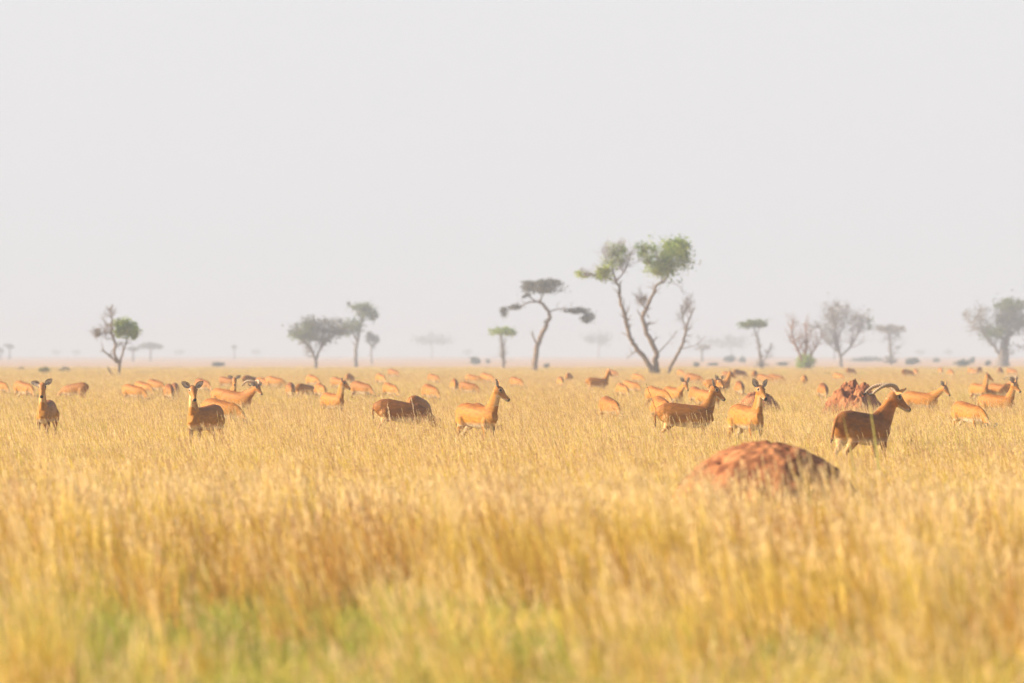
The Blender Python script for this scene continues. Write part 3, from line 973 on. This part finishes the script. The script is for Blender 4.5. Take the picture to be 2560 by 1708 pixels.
# small umbrella trees
t = Tree('umbrella_tree', "small umbrella tree with flat green top left of the grey flat-topped one", "tree", 1259, 926, 620, bark=M_BARK_G)
t.limb([(1260, 927), (1258, 900), (1256, 870), (1254, 840)], .20, .07, twigs=16, tl=.9, gen=2, start=.1, upb=.5)
t.crown(1254, 833, 35, 14, 1500, GREEN, size=.22, clumps=24, flat=.35, tight=.18, depth=1.5)
t.done()
t = Tree('umbrella_tree', "small umbrella tree with dark flat top between the tallest tree and the leafless group", "tree", 1904, 926, 640, bark=M_BARK_G)
t.limb([(1906, 927), (1900, 890), (1895, 855), (1886, 826)], .20, .07, twigs=14, tl=.8, gen=2, start=.1)
t.limb([(1905, 910), (1920, 890), (1928, 870)], .08, .02, (0, .5), twigs=10, tl=.7, gen=2)
t.crown(1883, 813, 36, 14, 1600, OLIVE, size=.22, clumps=24, flat=.35, tight=.18, depth=1.5)
t.crown(1906, 915, 14, 10, 160, GREYG, size=.2, clumps=8)
t.done()

# leafless group on the right
t = Tree('bushy_leafless_tree', "leafless orange-barked stems rising from a green bush", "tree", 2012, 925, 600, bark=M_BARK_R)
t.limb([(2010, 926), (2000, 890), (1985, 855), (1978, 825), (1982, 800)], .20, .04, (0, -.6), twigs=16, tl=1.3, gen=2, upb=.55)
t.limb([(2014, 926), (2012, 885), (2016, 850), (2012, 810)], .22, .04, (0, .2), twigs=16, tl=1.3, gen=2, upb=.55)
t.limb([(2018, 926), (2030, 885), (2046, 860), (2056, 838)], .14, .03, (0, .7), twigs=12, tl=1.1, gen=2, upb=.5)
t.crown(2013, 905, 25, 19, 1700, GREEN, size=.20, clumps=24, tight=.22)
t.crown(2036, 815, 18, 14, 90, TWIGGY, size=.2, clumps=8)
t.done()
t = Tree('leafless_tree', "largest leafless tree, wide grey twig crown right of the bush with orange stems", "tree", 2101, 917, 760, bark=M_BARK_G)
t.limb([(2102, 918), (2100, 890), (2092, 855), (2086, 820), (2080, 785)], .26, .06, (0, -.4), twigs=20, tl=2.2, gen=2, upb=.45)
t.limb([(2101, 892), (2125, 868), (2145, 835), (2158, 800)], .18, .05, (0, .8), twigs=18, tl=2.0, gen=2, upb=.45)
t.limb([(2098, 882), (2080, 868), (2058, 845), (2044, 812)], .12, .03, (0, -1), twigs=16, tl=1.9, gen=2, upb=.45)
t.limb([(2092, 850), (2108, 815), (2118, 780)], .12, .03, (0, .2), twigs=18, tl=2.0, gen=2, upb=.45)
t.crown(2088, 790, 40, 38, 700, TWIGGY, size=.28, clumps=40, tight=.15, depth=3)
t.crown(2150, 800, 35, 30, 420, TWIGGY, size=.28, clumps=24, tight=.16, depth=2.5)
t.crown(2178, 808, 16, 14, 160, OLIVE, size=.26, clumps=9)
t.done()
t = Tree('leafless_tree', "small leafless tree with flat twig crown, right of the largest leafless one", "tree", 2227, 906, 900, bark=M_BARK_G)
t.limb([(2228, 907), (2226, 875), (2224, 840), (2220, 825)], .24, .08, twigs=14, tl=1.7, gen=2, start=.2, upb=.3)
t.limb([(2225, 848), (2240, 832), (2252, 822)], .09, .03, (0, .5), twigs=10, tl=1.2, gen=2)
t.crown(2220, 816, 38, 12, 700, TWIGGY, size=.30, clumps=26, tight=.17, depth=2)
t.crown(2226, 895, 16, 10, 220, GREYG, size=.3, clumps=9)
t.done()

# thick-trunked tree at the right edge
t = Tree('thick_trunk_tree', "large dark-crowned tree with a thick grey trunk at the right edge", "tree", 2508, 914, 780, bark=M_BARK_G)
t.limb([(2507, 915), (2508, 885), (2514, 855), (2528, 830)], 1.0, .25, (0, .4), n=10, twigs=5, tl=1.2, gen=1, start=.5)
t.limb([(2502, 890), (2486, 866), (2466, 838), (2450, 815)], .24, .07, (0, -.8), twigs=14, tl=1.9, gen=2)
t.limb([(2512, 862), (2500, 830), (2492, 800)], .2, .06, (0, .4), twigs=8, tl=1.5, gen=1)
t.limb([(2524, 838), (2550, 815), (2572, 800)], .2, .06, (.3, .8), twigs=8, tl=1.5, gen=1)
t.crown(2440, 795, 34, 36, 750, TWIGGY, size=.28, clumps=36, tight=.16, depth=3, dep0=-.6)
t.crown(2528, 795, 54, 44, 3000, GREYG, size=.32, clumps=52, tight=.16, depth=3.4)
t.crown(2525, 762, 44, 15, 1100, OLIVE, size=.32, clumps=20, tight=.2, depth=3)
t.crown(2496, 830, 40, 22, 900, OLIVE, size=.32, clumps=20, tight=.2, depth=2.6)
t.crown(2530, 868, 26, 14, 140, TWIGGY, size=.3, clumps=9)
t.done()

# very faint far trees
def far_tree(px, py, d, cx, cy, rx, ry, label, n=700, trunk=.35, tones=GREYG):
    t = Tree('distant_tree', label, "tree", px, py, d, group="faint distant trees", bark=M_BARK_G)
    t.limb([(px, t.py), (px + .3, (py + cy) / 2), (cx, cy)], trunk, trunk * .4, twigs=5, tl=ry * t.s * .8, gen=1, start=.5)
    t.crown(cx, cy + ry * .3, rx, ry, n, tones, size=d * .00038, clumps=24, flat=.45, tight=.2, depth=rx * t.s)
    t.done()
far_tree(1080, 896, 2300, 1078, 846, 48, 17, "faint pale umbrella tree between the tall hazy tree and the small green umbrella")
far_tree(1496, 896, 2200, 1497, 842, 38, 22, "faint pale round tree seen between the flat-topped tree and the tallest one")
far_tree(1828, 896, 2300, 1826, 852, 56, 20, "faint pale wide tree clump left of the dark umbrella tree", n=900)
far_tree(376, 898, 1500, 378, 860, 30, 11, "faint pale tree close right of the half-dead tree")
far_tree(332, 900, 1400, 334, 868, 12, 9, "faint small tree crown between the half-dead tree and the pale tree right of it", n=260)
far_tree(24, 896, 1700, 25, 860, 11, 8, "small faint tree near the left edge", n=260)
far_tree(2, 896, 1700, 1, 872, 9, 7, "tiny faint tree cut by the left edge", n=180)
far_tree(586, 894, 1900, 586, 863, 8, 5, "tiny lone faint tree between the half-dead and the spreading tree", n=160)
far_tree(1755, 905, 1300, 1757, 865, 24, 13, "faint leafless tree right behind the tallest tree's bare stem", n=260, tones=TWIGGY)
far_tree(2086, 897, 1700, 2086, 850, 18, 10, "faint bluish tree seen through the largest leafless crown", n=260)


for k_, (px_, w_, lab_) in enumerate((
        (140, 7, "tiny faint tree on the horizon, leftmost of the far specks before the half-dead tree"), (190, 9, "tiny faint tree on the horizon just left of the half-dead tree"),
        (450, 9, "faint speck of a tree on the horizon right of the half-dead tree"), (640, 10, "faint speck of a tree on the horizon left of the spreading tree"),
        (1170, 11, "faint speck of a tree on the horizon left of the small green umbrella"), (2300, 10, "faint speck of a tree on the horizon above the round dark bushes"),
        (2372, 12, "faint speck of a tree on the horizon left of the thick-trunked tree"))):
    far_tree(px_, 893.5, 2900, px_, 879, w_ * 1.2, 6, lab_, n=150, trunk=.25)


def bush(px, py, w, h, label, d=None, tones=BLUEG, n=500, size=None, stems=True):
    t = Tree('bush', label, "bush", px, py, d, group="bushes on the plain", bark=M_BARK_G)
    wm = w * t.s
    for k in range(5 if stems else 3):
        t.limb([(px + random.uniform(-.2, .2) * w, py), (px + random.uniform(-.35, .35) * w, py - h * random.uniform(.5, .85))], .03, .012,
               (random.uniform(-.3, .3), random.uniform(-.5, .5)), n=5, twigs=4, tl=h * t.s * .35, gen=1)
    t.crown(px, py - h * .52, w * .46, h * .44, n, tones, size=size or max(.12, t.d * .00034), clumps=18, tight=.25, depth=wm * .4)
    t.done('foliage', 'stem')


bush(112, 941, 34, 24, "grey-green bush with thin top above the leftmost female's ears", tones=OLIVE)
bush(163, 934, 32, 14, "low bluish bush right of the grey-green one above the leftmost female")
bush(54, 927, 10, 10, "tiny dark bush left of the grey-green one above the leftmost female", n=200)
bush(250, 939, 22, 9, "faint flat bush at the half-dead tree's left", n=260)
bush(345, 939, 22, 9, "flat grey bush first to the right of the half-dead tree", n=240)
bush(364, 936, 22, 8, "flat pale bush second to the right of the half-dead tree", n=240)
bush(386, 936, 18, 9, "flat brownish bush above the third antelope right of the half-dead tree", n=220, tones=GREYG)
bush(545, 917, 28, 11, "lone blue-green oval bush on the pale plain between half-dead and spreading tree")
bush(1188, 911, 24, 16, "dark leaning bush left of the small green umbrella tree", n=400)
bush(1220, 908, 14, 10, "small faint bush between the leaning one and the small green umbrella tree", n=220)
bush(1366, 921, 14, 12, "small blue-green bush right of the flat-topped tree's trunk", n=260)
bush(1742, 917, 18, 12, "small purple-grey bush right of the tallest tree's bare stem", n=260)
bush(1784, 914, 26, 8, "flat grey bush between the tallest tree and the blue-green pair", n=260)
bush(1824, 907, 28, 18, "larger blue-green bush of a pair left of the dark umbrella tree", n=450)
bush(1856, 907, 16, 14, "smaller blue-green bush of a pair left of the dark umbrella tree", n=260)
bush(1960, 914, 36, 9, "flat grey bush between the dark umbrella tree and the orange stems", n=300)
bush(2160, 904, 84, 11, "very wide flat green bush right of the largest leafless tree", n=900)
bush(2283, 912, 40, 16, "round dark green bush left of two above the walking orange antelope", n=600)
bush(2340, 906, 20, 9, "small flat bluish bush between the two round dark green ones", n=240)
bush(2405, 916, 42, 17, "round dark green bush left of the thick-trunked tree", n=600)
bush(2430, 908, 14, 15, "narrow upright bush just behind the round one by the thick-trunked tree", n=240)
bush(2470, 914, 16, 12, "small green bush touching the thick trunk's left side", n=240)
bush(893, 954, 22, 16, "bright green leafy bush beside the dark grey-brown animal", tones=LIME, n=420, d=330)
bush(920, 950, 18, 15, "yellow-green bush in the middle of the bright row", tones=LIME, n=380, d=345)
bush(944, 955, 20, 14, "bright green bush at the right end of the bright row", tones=LIME, n=380, d=330)
bush(1960, 934, 26, 9, "low yellow-green plants left of the bush with orange stems", tones=LIME, n=240, d=440)
bush(2066, 938, 26, 11, "low yellow-green plants above the jagged mound's left shoulder", tones=LIME, n=260, d=420)
bush(2155, 938, 34, 12, "low yellow-green plants above the jagged mound's right shoulder", tones=LIME, n=300, d=420)
bush(2198, 936, 26, 11, "low yellow-green plants above the big male's horns", tones=LIME, n=240, d=430)
bush(2335, 937, 24, 10, "low yellow-green plants above the walking orange antelope's head", tones=LIME, n=240, d=430)


# ------------------------------------------------------------------ grass
STRAW = np.array(((.70, .51, .10), (.75, .57, .15), (.63, .43, .075), (.78, .62, .22), (.65, .48, .085)))
RUSTG = np.array(((.60, .36, .10), (.56, .30, .075), (.68, .44, .13), (.47, .25, .065)))
YGREEN = np.array(((.46, .44, .09), (.36, .37, .08), (.56, .50, .13)))
LGREEN = np.array(((.28, .33, .05), (.36, .38, .07), (.20, .25, .04), (.46, .42, .11)))


def tuft(name, seed, blades, stalks, hmin, hmax, smin, smax, radius, pal, wid=.006, lean=.22, pal2=None, mix=0.0, headpal=None, brown=.07):
    rs = np.random.default_rng(seed)
    V, Fc, C = [], [], []
    def strip(p0, h, w, col, bend, az, seg=3, tip=True, curl=.35):
        yaw = rs.uniform(0, math.pi)
        sx, sy = math.cos(yaw) * w / 2, math.sin(yaw) * w / 2
        bx, by = math.cos(az), math.sin(az)
        k = len(V)
        last = None
        for i in range(seg + 1):
            t = i / seg
            off = bend * h * (t * (1 - curl) + curl * t * t)
            z = h * t * (1 - .18 * bend * t)
            q = 1 - .75 * t if tip else 1
            c = (p0[0] + bx * off, p0[1] + by * off, z)
            V.append((c[0] - sx * q, c[1] - sy * q, z)); V.append((c[0] + sx * q, c[1] + sy * q, z))
            C.append(col); C.append(col)
            last = c
        for i in range(seg):
            a = k + i * 2
            Fc.append((a, a + 1, a + 3, a + 2))
        return last, (bx * bend, by * bend)
    for _ in range(blades):
        r = radius * math.sqrt(rs.random()); a = rs.uniform(0, 2 * math.pi)
        p = (r * math.cos(a), r * math.sin(a))
        pp = pal2 if (pal2 is not None and rs.random() < mix) else pal
        col = pp[rs.integers(len(pp))] * rs.uniform(.62, 1.22)
        if rs.random() < brown: col = np.array((.27, .16, .06)) * rs.uniform(.7, 1.2)
        # tips lean mostly to the left, as in a light wind
        az = math.pi + rs.normal(0, .9) if rs.random() < .7 else rs.uniform(0, 2 * math.pi)
        strip(p, rs.uniform(hmin, hmax), wid * rs.uniform(.7, 1.4), col, abs(rs.normal(lean, .22)), az)
    for _ in range(stalks):
        r = radius * math.sqrt(rs.random()); a = rs.uniform(0, 2 * math.pi)
        p = (r * math.cos(a), r * math.sin(a))
        hp = headpal if headpal is not None else pal
        col = hp[rs.integers(len(hp))] * rs.uniform(.85, 1.12)
        az = math.pi + rs.normal(0, .7)
        h = rs.uniform(smin, smax)
        end, dr = strip(p, h, wid * .55, col, abs(rs.normal(.24, .16)), az, seg=4, tip=False)
        hl = rs.uniform(.07, .13)
        hc = np.clip(np.array((.80, .61, .33)) * rs.uniform(.85, 1.05), 0, 1)
        if rs.random() < .25: hc = np.array((.50, .30, .16))
        for j in range(7):
            t = j / 6 - .55
            c = np.array((end[0] + dr[0] * hl * t, end[1] + dr[1] * hl * t, end[2] + hl * t))
            u = np.array((rs.normal(0, .35) + dr[0], rs.normal(0, .35) + dr[1], 1.0)); u /= np.linalg.norm(u)
            s = np.cross(u, rs.normal(0, 1, 3)); s /= np.linalg.norm(s)
            k = len(V); l2, w2 = hl * .20, wid * .62
            for q in (c - u * l2, c - s * w2, c + u * l2, c + s * w2): V.append(tuple(q)); C.append(hc)
            Fc.append((k, k + 1, k + 2, k + 3))
    me = mesh_from(name, V, Fc, np.array(C), smooth=False)
    return me


def build_grass(name, label, cat, tuft_meshes, mat, pts, idx, rot, scl):
    """one object: points carrying instances of the clump meshes"""
    coll = bpy.data.collections.new(name + "_clumps")
    for i, me in enumerate(tuft_meshes):
        me.materials.append(mat)
        coll.objects.link(bpy.data.objects.new("%s_clump_%s" % (name, "abcdefghijklmnop"[i]), me))
    me = bpy.data.meshes.new(name)
    me.from_pydata([tuple(p) for p in pts], [], [])
    a = me.attributes.new("pick", 'INT', 'POINT'); a.data.foreach_set("value", np.asarray(idx, np.int32))
    a = me.attributes.new("turn", 'FLOAT_VECTOR', 'POINT'); a.data.foreach_set("vector", np.asarray(rot, np.float32).ravel())
    a = me.attributes.new("grow", 'FLOAT_VECTOR', 'POINT'); a.data.foreach_set("vector", np.asarray(scl, np.float32).ravel())
    me.materials.append(mat)
    o = bpy.data.objects.new(name, me); COL.objects.link(o)
    ng = bpy.data.node_groups.new(name + "_nodes", 'GeometryNodeTree')
    ng.interface.new_socket("Geometry", in_out='INPUT', socket_type='NodeSocketGeometry')
    ng.interface.new_socket("Geometry", in_out='OUTPUT', socket_type='NodeSocketGeometry')
    N, L = ng.nodes, ng.links
    gi, go = N.new("NodeGroupInput"), N.new("NodeGroupOutput")
    iop = N.new("GeometryNodeInstanceOnPoints")
    ci = N.new("GeometryNodeCollectionInfo")
    ci.inputs["Collection"].default_value = coll
    ci.inputs["Separate Children"].default_value = True
    ci.inputs["Reset Children"].default_value = True
    def named(n, t):
        k = N.new("GeometryNodeInputNamedAttribute"); k.data_type = t; k.inputs["Name"].default_value = n
        return k.outputs["Attribute"]
    iop.inputs["Pick Instance"].default_value = True
    L.new(gi.outputs[0], iop.inputs["Points"]); L.new(ci.outputs[0], iop.inputs["Instance"])
    L.new(named("pick", 'INT'), iop.inputs["Instance Index"])
    L.new(named("turn", 'FLOAT_VECTOR'), iop.inputs["Rotation"])
    L.new(named("grow", 'FLOAT_VECTOR'), iop.inputs["Scale"])
    L.new(iop.outputs[0], go.inputs[0])
    md = o.modifiers.new("clumps", 'NODES'); md.node_group = ng
    tag(o, label, cat, kind="stuff")
    return o


def scatter(y0, y1, dens, margin=5.0):
    out = []
    y = y0
    while y < y1:
        step = max(2.0, y * .04)
        hw = (y + step) * .0925 + margin
        n = RNG.poisson(dens * step * 2 * hw)
        out.append(np.stack([RNG.uniform(-hw, hw, n), RNG.uniform(y, y + step, n)], 1))
        y += step
    return np.concatenate(out)


tall = [
    tuft("a", 101, 150, 7, .10, .31, .28, .48, .32, STRAW, wid=.0055),
    tuft("b", 102, 160, 4, .10, .28, .26, .42, .34, STRAW, wid=.0055),
    tuft("c", 103, 130, 10, .11, .33, .32, .62, .30, STRAW, wid=.0055, headpal=STRAW),
    tuft("d", 104, 150, 4, .10, .29, .26, .42, .32, STRAW, wid=.0055, pal2=YGREEN, mix=.5),
    tuft("e", 105, 150, 3, .10, .29, .24, .40, .32, YGREEN, wid=.0055, pal2=STRAW, mix=.35),
    tuft("f", 106, 100, 7, .18, .52, .40, .66, .22, RUSTG, wid=.0085, pal2=STRAW, mix=.2, lean=.28, brown=.2),
    tuft("g", 107, 95, 9, .20, .54, .42, .72, .22, STRAW, wid=.0085, pal2=RUSTG, mix=.2, lean=.30),
    tuft("h", 108, 22, 7, .15, .42, .40, .66, .20, STRAW, wid=.007, pal2=RUSTG, mix=.35, lean=.34),
]
P0 = scatter(21, 62, 7.2)
P1 = scatter(62, 140, 8.0)
P2 = scatter(140, 330, 3.0)
P3 = scatter(330, 900, .8, 12)
P3 = P3[RNG.random(len(P3)) < np.clip((820 - P3[:, 1]) / 470, 0, 1) ** 2.2]
P = np.concatenate([P0, P1, P2, P3])
x, y = P[:, 0], P[:, 1]
px = 1280 + x / y * F
# where the tall grass stops and short green grass shows in front
edge = 39.6 + 4.2 * (noise2(x, y, 1.1, 61) - .5) * 2 - 5.0 * np.clip((px - 1000) / 700, 0, 1) - 2.0 * np.clip((px - 1700) / 400, 0, 1)
patch = noise2(x, y * .6, .55, 62) * .7 + noise2(x, y * .7, .22, 63) * .3
centre = np.exp(-((px - 1330) / 330.0) ** 2) * .12 + np.exp(-((px - 420) / 90.0) ** 2) * .12
front = y < edge
wisp = front & (RNG.random(len(x)) < .17)
keep = ~front | wisp | (patch + centre > .80)
# clumps with gaps between them near the camera
lump = noise2(x, y * .34, .55, 64) * .65 + noise2(x, y * .4, .22, 65) * .35
near = np.clip((53 - y) / 9, 0, 1)
keep &= ~((np.abs(px - 1900) < 230) & (y > 49) & (y < 60) & (RNG.random(len(x)) < .40))
keep &= front | (RNG.random(len(x)) > near * np.clip((.50 - lump) * 6, 0, .93))
for fx, fy, fr in FEET:
    keep &= ((x - fx) ** 2 + (y - fy) ** 2) > (fr * .8) ** 2
P, x, y, px = P[keep], x[keep], y[keep], px[keep]
n = len(P)
g1 = noise2(x, y * .5, 5.5, 71) * .65 + noise2(x, y, 1.3, 72) * .35
idx = RNG.integers(0, 3, n)
gl = g1 + .10 * np.clip((900 - px) / 900, 0, 1) + .06 * np.clip((px - 2250) / 300, 0, 1)
m = (gl > .50) & (RNG.random(n) < .55); idx[m] = 3
m = (gl > .60) & (RNG.random(n) < .45); idx[m] = 4
lump, near, wisp = lump[keep], near[keep], wisp[keep]
hue = noise2(x, y * .34, .8, 75) * .6 + noise2(x, y * .5, .3, 76) * .4
m = (RNG.random(n) < near * 1.1) & (hue > .52); idx[m] = 5
m = (RNG.random(n) < near * 1.1) & (hue <= .52); idx[m] = 6
idx[wisp] = 7
m = (y >= 54) & (y < 125) & (RNG.random(n) < .12); idx[m] = 7
sc_ = RNG.uniform(.85, 1.18, n)
hz = sc_ * (.80 + .30 * noise2(x, y, 2.6, 73)) * (1 + near * 1.0 * (lump - .40))
hz *= np.clip((1000 - y) / 560, .2, 1)
hz = np.where((np.abs(px - 1910) < 240) & (y > 49.5) & (y < 61), hz * .62, hz)
for lx, ly, lk in LOW: hz = np.where((np.abs(x - lx) < .55) & (y > ly - 7) & (y < ly + 1), hz * lk, hz)
wd = sc_ * np.where(y > 330, 2.1, np.where(y > 140, 1.35, 1.0)) * np.where(y > 900, 2.2, 1.0)
rot = np.stack([RNG.normal(0, .08, n), RNG.normal(-.07, .10, n), RNG.normal(0, .55, n)], 1)
scl = np.stack([wd, wd, hz], 1)
build_grass("tall_grass", "tall dry golden grass with pale seed heads covering the plain", "grass", tall, M_GRASS,
            np.stack([x, y, np.full(n, -.02)], 1), idx, rot, scl)

short = [
    tuft("a", 201, 120, 0, .06, .20, .2, .3, .26, LGREEN, wid=.007, lean=.4),
    tuft("b", 202, 110, 2, .06, .22, .22, .34, .26, LGREEN, wid=.007, lean=.4, pal2=YGREEN, mix=.5),
    tuft("c", 203, 110, 3, .07, .22, .20, .34, .26, LGREEN, wid=.007, lean=.4, pal2=STRAW, mix=.55),
]
Q = scatter(21, 58, 11.0)
qx, qy = Q[:, 0], Q[:, 1]
n = len(Q)
gq = noise2(qx, qy * .5, .9, 81) + .3 * (RNG.random(n) - .5)
idx = np.where(gq > .58, 0, np.where(gq > .34, 1, 2))
s = RNG.uniform(.8, 1.25, n)
build_grass("short_grass", "short green grass growing between the tall clumps in the foreground", "grass", short, M_GREEN,
            np.stack([qx, qy, np.full(n, -.02)], 1), idx,
            np.stack([RNG.normal(0, .05, n), RNG.normal(0, .05, n), RNG.uniform(0, 6.28, n)], 1), np.stack([s, s, s], 1))


# single tall stems that stand clear of the sward
def stalk(px, d, top, lean, label, col=(.52, .36, .19), w=.004, broad=False):
    m = MB()
    if broad:       # a long arching leaf
        L_ = []
        for i in range(11):
            t = i / 10
            c = Vector((lean * t ** 1.4, 0, top * t))
            hw = w * (1 - t ** 3) + .001
            k = len(m.v)
            m.v += [c + Vector((-hw, -.004, 0)), c + Vector((0, .006, 0)), c + Vector((hw, -.004, 0))]
            m.c += [col] * 3
            if i: m.f += [(k - 3, k - 2, k + 1, k), (k - 2, k - 1, k + 2, k + 1)]
    else:
        P = [Vector((lean * (i / 10) ** 1.5, random.uniform(-.006, .006), top * i / 10)) for i in range(11)]
        m.tube(P, [w * (1 - .5 * i / 10) for i in range(11)], n=5, col=col)
        for k in range(16):
            t = .62 + .38 * k / 15
            c = Vector((lean * t ** 1.5, 0, top * t))
            u = (Vector((lean * .8, 0, top)).normalized() + rvec() * .35).normalized()
            s_ = u.cross(rvec()).normalized()
            b = len(m.v)
            m.v += [c, c + u * .03 - s_ * .007, c + u * .065, c + u * .03 + s_ * .007]
            m.c += [tuple(q * .8 for q in col)] * 4
            m.f.append((b, b + 1, b + 2, b + 3))
    o = m.build("grass_stalk" if not broad else "grass_leaf", M_GRASS, smooth=False)
    o.location = ((px - 1280) / F * d, d, -.01)
    tag(o, label, "grass stem", "single tall stems above the sward")


stalk(1662, 101, 1.17, -.32, "dark dry seed stalk leaning left above the side-on female's rump", col=(.30, .20, .11))
stalk(1046, 97, .98, -.12, "pale seed stalk crossing the dark side-on grazer's shoulder", col=(.80, .62, .42))
stalk(984, 96, .86, -.10, "pale seed stalk crossing the dark side-on grazer's flank", col=(.76, .58, .36))
stalk(2188, 90, .92, -.20, "pale seed stalk in front of the big horned male's belly", col=(.80, .60, .38))
stalk(2200, 91, .86, -.22, "pale seed stalk right of the first one before the horned male's belly", col=(.80, .62, .42))
stalk(2168, 90, .82, -.16, "pale seed stalk before the horned male's hind leg", col=(.78, .58, .36))
stalk(2090, 99, 1.04, -.30, "pale bent seed stalk just left of the horned male's rump", col=(.78, .60, .36))
stalk(2214, 52, 1.36, -.16, "long yellow-green grass leaf blurred across the horned male's shoulder", col=(.50, .45, .15), w=.011, broad=True)
stalk(2158, 54, 1.18, -.20, "long yellow-green grass leaf blurred across the horned male's hip", col=(.50, .42, .16), w=.010, broad=True)


# ------------------------------------------------------------------ haze
def make_haze():
    x0, x1, y0, y1, z0, z1 = -2500, 2500, -60, 7500, -1.2, 14.0
    v = [(x, y, z) for z in (z0, z1) for x, y in ((x0, y0), (x1, y0), (x1, y1), (x0, y1))]
    f = [(3, 2, 1, 0), (4, 5, 6, 7), (0, 1, 5, 4), (1, 2, 6, 5), (2, 3, 7, 6), (3, 0, 4, 7)]
    m, N, L = mat_base("dust_haze")
    out = N.new("ShaderNodeOutputMaterial")
    pv = N.new("ShaderNodeVolumePrincipled")
    pv.inputs["Color"].default_value = (0.48, 0.55, 0.68, 1)
    pv.inputs["Density"].default_value = 0.0007
    pv.inputs["Anisotropy"].default_value = 0.0
    L.new(pv.outputs[0], out.inputs["Volume"])
    o = link("haze", mesh_from("haze", v, f, smooth=False), m)
    tag(o, "pale dry season haze filling the air over the plain", "haze", kind="stuff")
make_haze()
